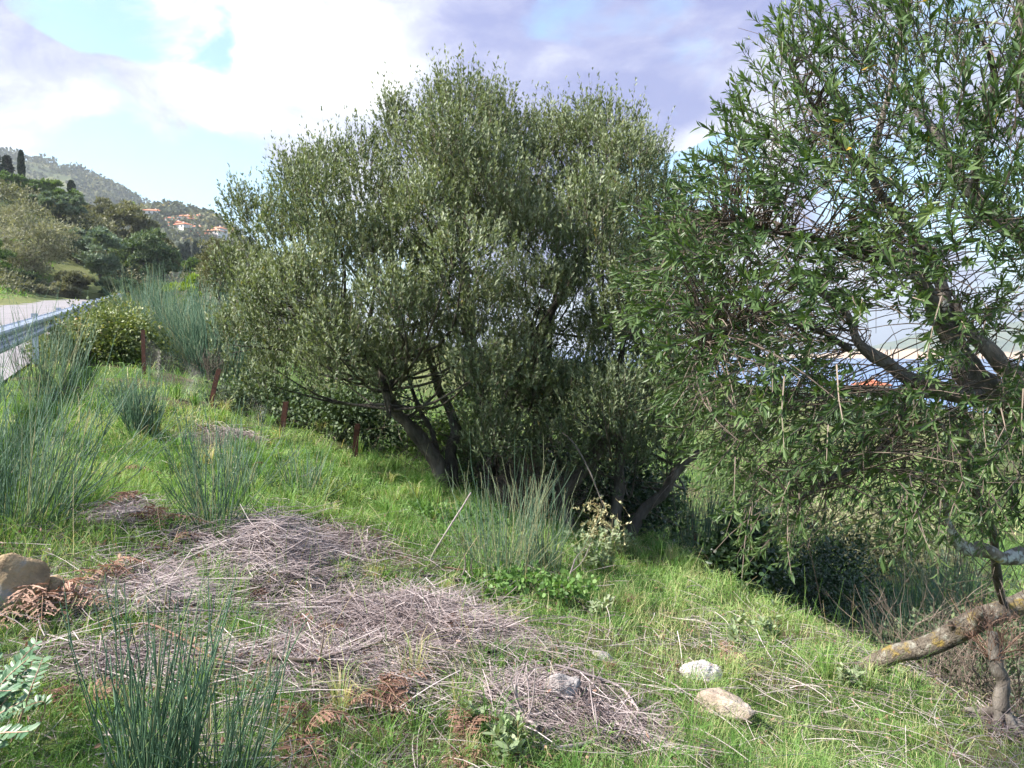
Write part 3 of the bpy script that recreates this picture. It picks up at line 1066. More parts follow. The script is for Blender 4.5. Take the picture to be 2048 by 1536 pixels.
def conifer(px, ptop, pbot, hw, d, label, cyp=False, mat='t_pine', n=2600):
    x, y = at(px, d)
    ztop = P(px, ptop, d)[2]
    zb = min(P(px, pbot, d)[2], ztop - 2)
    zg = min(float(G(x, y)), zb)
    root = thing('cypress_tree' if cyp else 'pine_tree', label, 'cypress' if cyp else 'pine', (x, y, zg), 'conifers on the skyline')
    u = U(0, 1, n)
    H_ = ztop - zb
    prof = (np.sin(np.clip(u * .93 + .07, 0, 1) * np.pi) ** .6 * (1 - .35 * u)) if cyp else (1 - u) ** .7 * (.35 + .65 * np.abs(np.sin(u * 15)) ** .7)
    r_ = hw / F * d * prof * U(.35, 1, n) ** .5
    az = U(0, 6.283, n)
    r_ = r_ * (.75 + .5 * n2(az * 1.3, u * 7, 1., 4))
    O = np.c_[x + np.cos(az) * r_, y + np.sin(az) * r_, zb + u * H_]
    D = nrm(np.c_[np.cos(az), np.sin(az), np.full(n, 2.2 if cyp else -.05)] + rdir(n) * .5)
    mbc = MB()
    leaves(mbc, O, D, .0040 * d * U(.6, 1.3, n), .0020 * d * U(.6, 1.3, n), np.clip(.4 + rng.normal(0, .2, n), 0, 1))
    part(mbc, 'crown', M[mat], root)
    limb('trunk', [(x, y, zg - .3, .22), (x, y, (zg + ztop) / 2, .16), (x, y, ztop - H_ * .08, .04)], M['bark'], root, 7, 6)


# low scrub filling the slope between the trees
n = 1900
sx, sy = U(-20, 440, n), U(58, 175, n)
sx, sy = np.r_[sx, U(-30, 290, 420)], np.r_[sy, U(54, 86, 420)]
X_, Y_ = (sx - CX) / F * sy, sy
s_, t_ = st(X_, Y_)
ok = ((s_ < -7.8) | (sy > 84)) & (X_ < -.44 * Y_) & ((sy < 128) | (X_ < -.50 * Y_))
X_, Y_ = X_[ok], Y_[ok]
C = np.c_[X_, Y_, G(X_, Y_) + .5]
m_ = 42
idx = np.repeat(np.arange(len(C)), m_)
q = rdir(len(idx))
rad = U(.7, 1.7, len(C))
O = C[idx] + q * (rad[idx] * U(.3, 1, len(idx)) ** .5)[:, None] * np.array([1, 1, .8])
tn_ = np.clip(.42 + rng.normal(0, .16, len(C)), .1, .9)
mb = MB()
leaves(mb, O, nrm(q + rdir(len(idx))), .0043 * O[:, 1] * U(.6, 1.3, len(idx)), .002 * O[:, 1] * U(.7, 1.3, len(idx)), np.clip(tn_[idx] + rng.normal(0, .13, len(idx)), 0, 1))
o = kind(mb.build('hillside_scrub', M['t_brown']), 'stuff', 'dense scrub covering the slope beyond the road')
o['category'] = 'scrub'

conifer(54, 305, 362, 5, 120, 'tall slim dark cypress standing alone on the skyline', True)
conifer(152, 366, 392, 6, 150, 'short dark cypress right of the tall one on the slope', True)
conifer(-6, 286, 395, 36, 130, 'tall ragged dark pine at the skyline corner')
conifer(26, 312, 395, 20, 134, 'dark pine between the corner pine and the cypress')
for k, (px, pt, lb) in enumerate([(366, 492, 'small dark cypress below the largest village roof'), (378, 488, 'second small cypress below the village'), (396, 486, 'small cypress under the right-hand village roofs'), (412, 492, 'small rightmost cypress below the village')]):
    conifer(px, pt, pt + 34, 6, 210, lb, True, n=700)
hill_tree(268, 408, 11, 190, 't_lime', 'small golden autumn tree against the far hill', nclump=16, nleaf=90, seed=30, name='autumn_tree')

# trees and shrubs between the road bank and the big olive
hill_tree(446, 470, 52, 24, 't_brown', 'pale olive tree tucked behind the left of the big olive', name='olive_tree', nclump=60, nleaf=230, seed=31, lsize=.10, lw=.32)
hill_tree(410, 535, 60, 30, 't_brown', 'rounded brownish olive shrub behind the lime green bush', name='olive_shrub', nclump=50, nleaf=200, seed=32, lsize=.12, lw=.35, trunk=False)
hill_tree(372, 545, 40, 27, 't_lime', 'lime green leafy bush catching light behind the brooms', name='lime_bush', nclump=34, nleaf=150, seed=33, lsize=.12, trunk=False, upb=.8)
hill_tree(330, 560, 40, 30, 't_dark', 'dark shrub left of the lime green bush', name='dark_shrub', nclump=34, nleaf=170, seed=34, lsize=.12, trunk=False)

# mid-distance olives and scrub on the lower ground towards the sea
for k, (px, pt, hw, d, mt, lb) in enumerate([
        (1640, 800, 60, 120, 't_grey', 'grey-green tree left of the seaside house'), (1700, 798, 34, 150, 't_dark', 'dark tree beside the red seaside roof'),
        (1800, 812, 50, 130, 't_grey', 'grey tree right of the seaside house'), (1900, 815, 70, 100, 't_dark', 'dark green tree on the lower slope at right'),
        (1560, 820, 60, 70, 't_grey', 'pale olive on the lower slope behind the big olive'), (1690, 850, 55, 46, 't_grey', 'silver olive in the lower field'),
        (1800, 870, 60, 36, 't_brown', 'brown-green olive in the lower field'), (1960, 850, 70, 40, 't_grey', 'grey olive in the lower field near the picture edge'),
        (1480, 850, 60, 30, 't_dark', 'dark lower-field tree behind the hanging olive boughs'), (2060, 800, 70, 60, 't_dark', 'dark tree cut by the picture edge on the lower slope'),
        (1200, 790, 90, 60, 't_grey', 'grey tree far behind the big olive stems'), (980, 760, 90, 60, 't_grey', 'pale tree far behind the big olive middle'),
        (760, 740, 100, 45, 't_brown', 'brown tree far behind the big olive left stems')]):
    x, y = at(px, d)
    zb = float(G(x, y))
    ztop = max(P(px, pt, d)[2], zb + 1.6)
    rx = hw / F * d
    rz = (ztop - zb) * .55
    blob_tree('field_tree', lb, (x, y, ztop - rz), rx, rz, zb, mt, nclump=26, nleaf=115, lsize=max(.11, .0038 * d), group='trees on the lower field', trunk_r=.1, seed=50 + k)

# ------------------------------------------------------------------ guard rail
rail = thing('guard_rail', 'galvanised steel guard rail along the road edge', 'guard rail', (*xy_of(0, 0), float(zroad(0))))
prof = np.array([(.0, -.155), (.012, -.14), (.075, -.115), (.082, -.09), (.078, -.06), (.012, -.028), (.0, 0), (.012, .028), (.078, .06), (.082, .09), (.075, .115), (.012, .14), (0, .155)])
tt = np.arange(-12, 76, 1.0)
for k in range(0, len(tt) - 4, 4):
    ts = tt[k:k + 5].copy()
    ts[-1] += .12
    mb = MB()
    th = .004
    V = []
    for q_ in (prof, prof[::-1] - np.array([th, 0])):
        for a, zz in q_:
            x, y = xy_of(-.30 + a + .0015 * (k // 4 % 2), ts)
            V.append(np.stack([x, y, zroad(ts) + .62 + zz], 1))
    V = np.array(V)
    nP, nT = V.shape[:2]
    f = [(a * nT + b_, a * nT + b_ + 1, ((a + 1) % nP) * nT + b_ + 1, ((a + 1) % nP) * nT + b_) for a in range(nP) for b_ in range(nT - 1)]
    mb.add(V.reshape(-1, 3), f)
    part(mb, 'beam', M['galv'], rail)
for t_ in np.arange(-10, 76, 4.0):
    mb = MB()
    z0, z1 = zroad(t_) - .4, zroad(t_) + .80
    pr = [(-.42, -.03), (-.33, -.03), (-.33, -.024), (-.414, -.024), (-.414, .024), (-.33, .024), (-.33, .03), (-.42, .03)]
    V = []
    for zz in (z0, z1):
        for a, b_ in pr:
            x, y = xy_of(a, t_ + b_)
            V.append((x, y, zz))
    f = [(i_, (i_ + 1) % 8, 8 + (i_ + 1) % 8, 8 + i_) for i_ in range(8)] + [(8, 9, 10, 11), (8, 11, 12, 15), (12, 13, 14, 15)]
    mb.add(V, f)
    part(mb, 'post', M['galv'], rail)

# stones by the far verge of the road
for k, (px, py, sz) in enumerate([(40, 608, .9), (62, 606, .7), (78, 604, .6), (112, 603, .7), (52, 612, .5)]):
    s_, t_ = -8.3 - .3 * (k % 2), 44 + k * 2.6
    x, y = xy_of(s_, t_)
    c = np.array([x, y, float(G(x, y)) + sz * .1])
    mb = MB()
    rock(mb, c, (sz, sz * .6, sz * .4), 60 + k, k * 1.3, .1, 2)
    tag(mb.build('verge_stone', M['rock_white'], None, True, origin=c), ['widest pale stone on the far verge', 'second pale stone along the far verge', 'middle pale stone on the far verge of the road', 'fourth pale stone along the road verge', 'farthest pale stone at the verge under the trees'][k], 'rock', 'stones on the far road verge')

n = 16000
s_, t_ = U(-11.5, -6.75, n), U(10, 92, n) ** 1.0
x, y = xy_of(s_, t_)
h = U(.12, .5, n)
la = U(0, 6.28, n)
b_ = np.c_[x, y, G(x, y)]
hv = np.c_[np.cos(la), np.sin(la), np.zeros(n)]
mb = MB()
mb.ribbons(np.stack([b_, b_ + hv * (h * .3)[:, None] + np.c_[np.zeros((n, 2)), h * .6], b_ + hv * (h * .7)[:, None] + np.c_[np.zeros((n, 2)), h]], 1),
           np.repeat((np.maximum(.01, .0011 * y) * U(.6, 1.2, n))[:, None], 2, 1), np.c_[-np.sin(la), np.cos(la), np.zeros(n)], np.clip(rng.normal(.4, .25, n), 0, 1))
o = kind(mb.build('verge_grass', M['grass']), 'stuff', 'rough grass along the far verge of the road')
o['category'] = 'grass'

# ------------------------------------------------------------------ wire fence
def gz(x, y):
    return float(G(x, y))


fence = thing('wire_fence', 'rusty iron fence posts with sagging wire mesh below the big olive', 'fence', (-2.7, 9.3, gz(-2.7, 9.3)))
posts = [(*gp(288, 748)[0][:2], .66, (.00, .0)), (*gp(418, 815)[0][:2], .46, (.26, .05)), (*gp(560, 886)[0][:2], .44, (.16, .0)), (*gp(708, 924)[0][:2], .42, (.09, .05)), (*gp(1394, 1118)[0][:2], .62, (-.10, .1))]
tops = []
for x, y, h, (lx, ly) in posts:
    z = gz(x, y)
    pr = np.array([(-.022, -.003), (.022, -.003), (.022, .003), (.004, .003), (.004, .03), (-.004, .03), (-.004, .003), (-.022, .003)]) * 1.35
    V = []
    for zz in (-.25, h * .5, h):
        for a, b_ in pr:
            V.append((x + a + lx * max(zz, -.1), y + b_ + ly * max(zz, -.1), z + zz))
    f = [(r_ * 8 + i_, r_ * 8 + (i_ + 1) % 8, r_ * 8 + 8 + (i_ + 1) % 8, r_ * 8 + 8 + i_) for r_ in (0, 1) for i_ in range(8)] + [(16, 17, 18, 23), (19, 20, 21, 22)]
    mb = MB()
    mb.add(V, f)
    part(mb, 'post', M['rust'], fence)
    tops.append((x, y, z, h, lx, ly))
for k in range(4):
    a, b_ = tops[k], tops[k + 1]
    L = math.hypot(b_[0] - a[0], b_[1] - a[1])
    nz = int(L / .055)
    ks = np.arange(nz)
    rows = 9
    mb = MB()
    zig = []
    for sgn in (0, 1):
        u = (ks[:, None] + ((np.arange(rows)[None] + sgn) % 2) * .96 + .02) / nz
        w = np.arange(rows)[None] / (rows - 1) * np.ones((nz, 1))
        top = a[3] * (1 - u) + b_[3] * u - .05 - .10 * np.sin(u * np.pi) * (1 + .6 * np.sin(u * 9 + k))
        sag = .05 * np.sin(u * 11 + k) * w
        z = (a[2] * (1 - u) + b_[2] * u) + w * np.maximum(top, .2)
        lxx = (a[4] * (1 - u) + b_[4] * u) * w * .4
        X_ = a[0] * (1 - u) + b_[0] * u + lxx
        Y_ = a[1] * (1 - u) + b_[1] * u + sag + .03
        zig.append(np.stack([X_, Y_, z], -1))
    mb.tubes(np.concatenate(zig), .0012, 3, .5)
    part(mb, 'wire_mesh', M['wire'], fence)

# ------------------------------------------------------------------ the big olive
BIG = thing('big_olive_tree', 'large bushy wild olive with many stems filling the middle', 'olive tree', (.1, 7.6, gz(.1, 7.6)))
BD = 7.9
BP = [(480, 770), (470, 640), (478, 510), (500, 440), (530, 390), (600, 385), (620, 340), (665, 310), (700, 275), (750, 260), (795, 210), (830, 215), (855, 265), (885, 200), (940, 175), (1000, 180),
      (1020, 235), (1060, 225), (1130, 240), (1170, 215), (1200, 200), (1240, 240), (1300, 300), (1335, 360), (1400, 440), (1440, 560), (1450, 760), (1420, 880), (1340, 960), (1250, 985), (1150, 950), (1060, 925), (1000, 950), (930, 930),
      (965, 850), (900, 845), (870, 790), (800, 770), (720, 820), (600, 805)]
GAPS = [(832, 455, 40, 26), (985, 590, 50, 55), (925, 560, 20, 40), (1110, 640, 55, 35), (1300, 690, 50, 45), (1000, 690, 40, 30), (1135, 290, 30, 18)]
LUMPS = [(530, 450, 72, 0), (505, 560, 66, -.3), (515, 690, 72, -.5), (575, 765, 66, -.7), (640, 375, 74, -.2), (625, 500, 80, -.8), (615, 630, 84, -1.0), (700, 730, 74, -1.1),
         (725, 315, 70, 0), (800, 235, 64, .2), (745, 420, 84, -.7), (725, 560, 84, -1.1), (840, 335, 78, -.5), (935, 225, 82, 0), (900, 400, 88, -.9), (850, 660, 74, -1.0), (800, 745, 58, -.9),
         (1000, 260, 72, .2), (1015, 390, 86, -.6), (1085, 285, 66, .5), (1060, 500, 80, -1.1), (1192, 235, 62, .3), (1140, 405, 78, -.5), (1195, 330, 72, 0), (1275, 335, 72, .2), (1235, 465, 84, -.6), (1315, 430, 70, .1),
         (1165, 545, 76, -1.0), (1310, 560, 80, -.5), (1385, 530, 66, .2), (1045, 745, 84, -1.1), (965, 800, 66, -.8), (1135, 795, 80, -1.1), (1210, 715, 72, -.8), (1290, 805, 80, -.7), (1375, 700, 74, -.1), (1105, 890, 74, -.9), (1225, 890, 80, -.7),
         (1315, 900, 66, -.3), (1010, 880, 60, -.6), (1420, 830, 60, .2), (560, 580, 70, .6), (660, 450, 80, .9), (780, 360, 84, 1.1), (900, 300, 84, 1.2), (1050, 380, 84, 1.4), (1200, 400, 84, 1.2), (1320, 520, 84, 1.0), (1300, 640, 60, 1.2),
         (700, 620, 84, 1.2), (560, 720, 70, .6), (900, 480, 60, .4), (1120, 480, 70, .5), (700, 480, 80, .1), (1000, 170, 40, .1), (880, 180, 42, -.1), (1180, 185, 34, .2), (655, 290, 42, .1), (790, 180, 38, .1), (1060, 215, 40, .3), (1305, 275, 38, .2), (480, 400, 40, .1), (590, 320, 44, .1), (1115, 235, 58, .1), (1105, 320, 66, -.4), (1140, 270, 56, -.2)]
LP = np.array(LUMPS, float)
n = 3000
px, py, dy = U(450, 1460, n), U(180, 1000, n), U(-1.9, 1.6, n)
f = np.sqrt(np.clip(1 - (dy / 2.35) ** 2, .05, 1))
ok = in_poly(960 + (px - 960) / f * 1.06, 640 + (py - 640) / f * 1.06, BP)
for (a, b_, rx, ry) in GAPS:
    ok &= ((px - a) / rx) ** 2 + ((py - b_) / ry) ** 2 > U(.5, 1.3, n)
ext_ = np.c_[px, py, U(56, 78, n), dy][ok]
sel = [row for row in LP]
nb0 = len(sel)
for row in ext_:
    A_ = np.array(sel)
    dd_ = np.sqrt(((A_[:, 0] - row[0]) / F * BD) ** 2 + ((A_[:, 1] - row[1]) / F * BD) ** 2 + (A_[:, 3] - row[3]) ** 2)
    if dd_.min() > .46:
        sel.append(row)
    if len(sel) > nb0 + 95:
        break
LP = np.array(sel)
LP[:, 1] += np.clip(58 * (1 - (LP[:, 1] - 170) / 480), 0, 58)
print('lumps', len(LP))
C = np.array([P(a, b_, BD) for a, b_ in LP[:, :2]])
C[:, 1] += LP[:, 3]
C[:, 0] *= 1 + LP[:, 3] / BD * .5
crad = LP[:, 2] / F * BD * .92
nC = len(C)
axis_pt = np.c_[np.clip(C[:, 0], -.9, .9) * .5, np.full(nC, BD), np.minimum(C[:, 2] * .55, 1.6)]
outw = nrm(C - axis_pt)
cnt = (196 * (crad / .40) ** 2 * np.where(LP[:, 3] > .8, .55, 1)).astype(int) + 24
idx = np.repeat(np.arange(nC), cnt)
n = len(idx)
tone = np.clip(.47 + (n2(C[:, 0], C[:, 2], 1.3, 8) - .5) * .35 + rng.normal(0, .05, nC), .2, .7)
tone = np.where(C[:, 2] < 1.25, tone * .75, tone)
q = nrm(rdir(n) + outw[idx] * .35 + np.array([0, -.15, .35]))
lum = .62 + .75 * fbm(q * 1.9 + idx[:, None] * 3.3, 5, 2)
B = C[idx] + q * (crad[idx] * lum * U(.15, 1.0, n) ** .55)[:, None] * np.array([1, 1, 1.05])
D = nrm(q * .60 + np.array([0, 0, 1.0]) + rdir(n) * .22)
Ls = U(.12, .26, n) * np.where((q[:, 2] > .4) & (C[idx][:, 2] > 2.6) & (U(0, 1, n) < .35), 1.7, 1.)
mb = MB()
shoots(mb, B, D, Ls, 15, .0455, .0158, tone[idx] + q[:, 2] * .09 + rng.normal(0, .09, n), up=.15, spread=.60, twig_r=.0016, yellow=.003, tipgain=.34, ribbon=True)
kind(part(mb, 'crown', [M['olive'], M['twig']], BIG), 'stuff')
print('big olive leaves', n * 15)


def pts_px(lst):
    return [(*P(a, b_, d), r_) for a, b_, d, r_ in lst]


stems = [
    [(905, 960, 7.7, .085), (860, 905, 7.7, .075), (815, 845, 7.6, .065), (783, 815, 7.55, .055), (770, 760, 7.6, .045), (720, 690, 7.7, .03), (640, 600, 7.8, .016)],
    [(905, 955, 7.8, .06), (900, 900, 7.85, .055), (912, 860, 7.9, .05), (880, 780, 8.0, .045), (850, 690, 8.1, .035), (800, 560, 8.2, .02)],
    [(990, 1010, 8.2, .10), (985, 900, 8.2, .085), (955, 760, 8.2, .07), (935, 640, 8.1, .06), (928, 500, 8.1, .05), (925, 400, 8.1, .035), (930, 280, 8.1, .018)],
    [(1010, 990, 8.0, .085), (1000, 870, 7.9, .08), (1020, 790, 7.9, .07), (1060, 720, 8.0, .06), (1100, 630, 8.1, .05), (1160, 540, 8.2, .04), (1210, 400, 8.2, .022), (1230, 300, 8.2, .012)],
    [(1135, 1050, 7.3, .075), (1122, 1000, 7.3, .07), (1140, 965, 7.3, .07), (1180, 925, 7.35, .06), (1230, 860, 7.4, .05), (1290, 740, 7.5, .035), (1340, 620, 7.6, .018)],
    [(1225, 1060, 7.4, .06), (1235, 1000, 7.4, .055), (1240, 900, 7.6, .045), (1235, 780, 7.8, .035), (1260, 600, 8, .018)],
    [(1240, 1050, 7.4, .06), (1290, 1022, 7.4, .055), (1330, 985, 7.4, .05), (1365, 930, 7.4, .045), (1420, 895, 7.35, .036), (1460, 868, 7.3, .03), (1500, 800, 7.3, .018)],
    [(1060, 1010, 8.3, .06), (1075, 880, 8.4, .055), (1085, 760, 8.4, .045), (1110, 600, 8.5, .03), (1120, 420, 8.5, .015)],
    [(880, 930, 7.8, .035), (868, 880, 7.8, .03), (850, 840, 7.85, .025), (832, 800, 7.9, .02), (800, 700, 8, .012)],
    [(1030, 800, 7.9, .05), (1005, 850, 7.85, .05), (985, 900, 7.8, .045), (975, 1000, 7.8, .05)],
]
stem_pts = []
for k, s_ in enumerate(stems):
    p4 = pts_px(s_)
    if s_[0][1] > s_[-1][1]:
        p4[0] = (p4[0][0], p4[0][1], gz(p4[0][0], p4[0][1]) - .12, p4[0][3] * 1.25)
    limb('stem', p4, M['bark'], BIG, 18, 9, seed=k)
    stem_pts.append(spline(p4, 24))
SP = np.vstack(stem_pts)
# a branch to each clump, leaving the nearest lower stretch of a stem
for k in list(range(nC)) * 2:
    d = np.linalg.norm(SP[:, :3] - C[k], axis=1) + np.where(SP[:, 2] > C[k][2] - .1, 1.2, 0)
    j = (d + U(0, .35, len(d))).argmin()
    a = SP[j]
    if True:
        mid = (a[:3] + C[k]) / 2 + np.array([0, 0, -.10]) + rng.normal(0, .10, 3)
        r0 = min(a[3] * .55, .016)
        limb('branch', [(*a[:3], r0), (*mid, r0 * .75), (*(C[k] + nrm(rdir(1)[0] + outw[k]) * crad[k] * .6), r0 * .25)], M['bark'], BIG, 8, 5, seed=k, rough=.06)
# dry dead twigs hanging inside the crown
mb = MB()
n = 420
a = SP[rng.integers(0, len(SP), n)][:, :3]
d = nrm(rdir(n) + np.array([0, 0, -.15]))
u = np.linspace(0, 1, 5)[None, :, None]
Pm = a[:, None] + d[:, None] * u * U(.25, .9, n)[:, None, None] + rdir(n)[:, None] * u ** 2 * .14
mb.tubes(Pm, .0035 * np.linspace(1.2, .4, 5)[None], 3, U(.1, .8, n))
kind(part(mb, 'dead_twigs', M['twig'], BIG), 'stuff')

# broken bough hanging from the big olive with withered pale leaves
hb = thing('hanging_bough', 'broken bough with withered pale leaves hanging before the big olive', 'branch', P(1150, 880, 6.6))
ctl = [(1125, 865, 6.6, .008), (1150, 890, 6.5, .008), (1178, 940, 6.4, .007), (1200, 995, 6.3, .005), (1215, 1030, 6.3, .003)]
limb('branch', pts_px(ctl), M['bark_pale'], hb, 12, 6, rough=.04)
mb = MB()
n = 46
B = np.array([P(a, b_, d) for a, b_, d in zip(rng.normal(1208, 18, n), U(995, 1065, n), U(6.15, 6.45, n))])
D = rdir(n) * .8 + np.array([0, 0, -.5])
shoots(mb, B, D, U(.08, .2, n), 9, .034, .014, U(.2, .8, n), up=-.5, spread=.9, twig_r=.0014, yellow=0, tmpl=LEAFB)
kind(part(mb, 'withered_leaves', [M['pale_dead'], M['stem_dry']], hb), 'stuff')

# ------------------------------------------------------------------ the near olive on the right
NEAR = thing('near_olive_tree', 'near olive tree with long glossy leaves overhanging from the right', 'olive tree', (3.0, 3.5, gz(3.0, 3.5)))
nl = [
    ('trunk', 'bark_pale', [(2120, 900, 3.3, .11), (2030, 815, 3.25, .095), (1950, 770, 3.2, .085), (1918, 715, 3.2, .078), (1895, 640, 3.2, .055), (1882, 570, 3.25, .045), (1862, 505, 3.3, .04), (1812, 455, 3.3, .036), (1765, 395, 3.3, .033), (1742, 335, 3.3, .03), (1758, 270, 3.3, .026), (1782, 180, 3.35, .022), (1800, 90, 3.4, .016), (1830, -30, 3.4, .01)]),
    ('limb', 'bark_pale', [(1910, 690, 3.2, .05), (1890, 660, 3.2, .045), (1862, 600, 3.15, .038), (1840, 560, 3.1, .03), (1800, 520, 3.1, .02), (1740, 505, 3.0, .012), (1650, 480, 2.95, .007)]),
    ('limb', 'bark_pale', [(2140, 830, 3.1, .06), (2048, 765, 3.1, .05), (1985, 710, 3.1, .04), (1930, 650, 3.15, .025), (1910, 600, 3.2, .014)]),
    ('limb', 'bark_pale', [(2120, 540, 3.4, .05), (2048, 470, 3.4, .045), (1985, 430, 3.4, .04), (1950, 390, 3.4, .036), (1890, 300, 3.4, .028), (1845, 235, 3.45, .02), (1800, 170, 3.5, .013)]),
    ('limb', 'bark_pale', [(1960, 795, 3.15, .05), (1900, 790, 3.1, .042), (1830, 762, 3.1, .036), (1765, 722, 3.1, .032), (1718, 685, 3.1, .024), (1700, 640, 3.1, .018), (1660, 600, 3.0, .012), (1590, 560, 2.9, .008)]),
    ('limb', 'bark_pale', [(1930, 785, 3.2, .035), (1850, 788, 3.1, .022), (1770, 790, 3.0, .018), (1725, 775, 3.0, .014), (1650, 790, 2.9, .009), (1560, 820, 2.8, .006)]),
    ('limb', 'bark_pale', [(2100, 260, 3.0, .03), (2048, 180, 3.0, .026), (2042, 80, 3.0, .022), (2036, -40, 3.0, .018)]),
    ('limb', 'bark', [(1925, 810, 3.3, .018), (1935, 900, 3.35, .02), (1950, 980, 3.4, .021), (1985, 1060, 3.8, .022), (1992, 1140, 4.1, .024), (2008, 1215, 4.5, .022)]),
    ('lichen_limb', 'bark_lichen', [(2130, 1090, 3.3, .045), (2048, 1108, 3.3, .040), (2010, 1120, 3.25, .036), (1970, 1100, 3.2, .034), (1922, 1093, 3.2, .028), (1895, 1040, 3.2, .02), (1888, 990, 3.2, .014), (1840, 940, 3.15, .008)]),
    ('limb', 'bark', [(1700, 700, 3.1, .016), (1640, 660, 3.0, .013), (1560, 640, 2.9, .010), (1480, 650, 2.8, .007), (1400, 690, 2.7, .005)]),
    ('limb', 'bark', [(1745, 335, 3.3, .02), (1690, 300, 3.2, .015), (1650, 255, 3.1, .012), (1610, 180, 3.1, .009), (1560, 100, 3.1, .006)]),
    ('limb', 'bark', [(1862, 505, 3.3, .022), (1740, 520, 3.1, .017), (1640, 480, 3.0, .013), (1540, 460, 2.9, .010), (1440, 440, 2.9, .006)]),
    ('limb', 'bark', [(1830, 762, 3.1, .02), (1790, 860, 3.0, .016), (1740, 920, 2.9, .013), (1660, 960, 2.8, .010), (1580, 1010, 2.7, .007)]),
    ('limb', 'bark', [(1950, 390, 3.4, .024), (1960, 280, 3.2, .018), (1990, 160, 3.1, .013), (1950, 40, 3.0, .008)]),
]
NSP = []
for k, (nm, mt, lst) in enumerate(nl):
    p4 = [(a_, b_, c_, r_ * .86) for a_, b_, c_, r_ in pts_px(lst)]
    if k == 0:
        p4 = [(a_, b_, c_, r_ * (.74 if i_ < 4 else .66)) for i_, (a_, b_, c_, r_) in enumerate(p4)]
    if k == 0:
        p4 = [(3.05, 3.55, gz(3.05, 3.55) - .2, .14), (2.75, 3.45, .55, .10)] + p4
    limb(nm, p4, M[mt], NEAR, 30 if k == 0 else 20, 12 if k < 6 else 8, seed=100 + k, rough=.10)
    NSP.append(spline(p4, 40))
NSP = np.vstack(NSP)
NP = [(1580, -40), (1545, 50), (1510, 110), (1470, 190), (1430, 250), (1395, 300), (1370, 345), (1330, 400), (1290, 445), (1260, 520), (1240, 600), (1235, 650), (1300, 690), (1310, 760), (1350, 840), (1390, 900), (1440, 960), (1470, 1060), (1490, 1110), (1560, 1130),
      (1640, 1070), (1740, 1080), (1800, 1100), (1880, 1080), (2000, 1080), (2140, 1000), (2140, -60)]
NG = [(1635, 425, 70, 52), (1765, 700, 105, 100), (1720, 250, 55, 30), (1640, 170, 30, 24), (1990, 700, 50, 40), (1880, 450, 34, 40), (1560, 560, 30, 22), (1930, 560, 45, 38), (1830, 360, 30, 30)]
n = 5000
px, py = U(1220, 2140, n), U(-60, 1140, n)
ok = in_poly(px, py, NP)
for (a, b_, rx, ry) in NG:
    ok &= ((px - a) / rx) ** 2 + ((py - b_) / ry) ** 2 > U(.55, 1.05, n)
# sparser towards the foot and around the trunk
den = np.interp(py, [0, 350, 500, 800, 950, 1140], [.5, .62, .95, 1, .6, .42])
den = np.where((px > 1800) & (py > 450) & (py < 850), .45, den)
den *= .5 + 1.1 * n2(px, py, 1 / 85., 14)
ok &= U(0, 1, n) < den
px, py = px[ok], py[ok]
n = len(px)
dd = np.clip(rng.normal(2.95, .55, n), 1.75, 4.4)
dd = np.where((px < 1480), np.clip(rng.normal(2.9, .4, n), 2.1, 4), dd)
C2 = np.array([P(a, b_, d) for a, b_, d in zip(px, py, dd)])
cen = np.array([2.0, 3.2, 1.7])
out = nrm(C2 - cen)
Lsh = U(.10, .24, n)
hangdown = np.interp(py, [0, 400, 900], [.55, .10, -.30])
D2 = nrm(out * .7 + np.c_[np.full(n, -.15), np.full(n, -.15), hangdown] + rdir(n) * .5)
mb = MB()
tone2 = np.clip(.45 + (n2(px, py, 1 / 60., 3) - .5) * .7 + rng.normal(0, .08, n), .1, .8)
O, Dl, Nn, rr = shoots(mb, C2 - D2 * (Lsh * .6)[:, None], D2, Lsh, 16, .041, .0088, tone2, up=.25, spread=.62, twig_r=.0017, yellow=.0, tmpl=LEAFB, tipgain=.15, jit=.34, droop=.3)
kind(part(mb, 'crown', [M['olive_near'], M['twig']], NEAR), 'stuff')
print('near olive leaves', n * 15)
# thin side branches carrying the shoots
mb = MB()
b2 = C2 - D2 * (Lsh * .6)[:, None]
kk = np.array([(np.linalg.norm(NSP[:, :3] - b, axis=1) + U(0, .25, len(NSP))).argmin() for b in b2])
a = NSP[kk, :3]
u = np.linspace(0, 1, 6)[None, :, None]
sag = np.c_[rng.normal(0, .05, (n, 2)), rng.normal(.05, .05, n)]
Pm = a[:, None] * (1 - u) + b2[:, None] * u + sag[:, None] * (u * (1 - u)) * 3.
ln = np.linalg.norm(b2 - a, axis=1)
use = U(0, 1, n) < np.where(ln < .5, .75, np.where(ln < .75, .15, .0))
mb.tubes(Pm[use], (np.clip(.0016 + ln[use] * .0022, 0, .0045))[:, None] * np.linspace(1.4, .5, 6)[None], 3, U(.1, .9, use.sum()))
kind(part(mb, 'twigs', M['twig'], NEAR), 'stuff')
# bare dead twigs, drooping
mb = MB()
n = 300
ii = rng.integers(0, len(NSP), n)
a = NSP[ii, :3]
d = nrm(rdir(n) + np.array([-.3, -.2, -.25]))
u = np.linspace(0, 1, 6)[None, :, None]
Pm = a[:, None] + d[:, None] * u * U(.10, .36, n)[:, None, None] + (rdir(n) * .16 + np.array([0, 0, -.08]))[:, None] * u ** 2
mb.tubes(Pm, .0022 * np.linspace(1.2, .4, 6)[None], 3, U(.2, 1, n))
kind(part(mb, 'dead_twigs', M['twig'], NEAR), 'stuff')
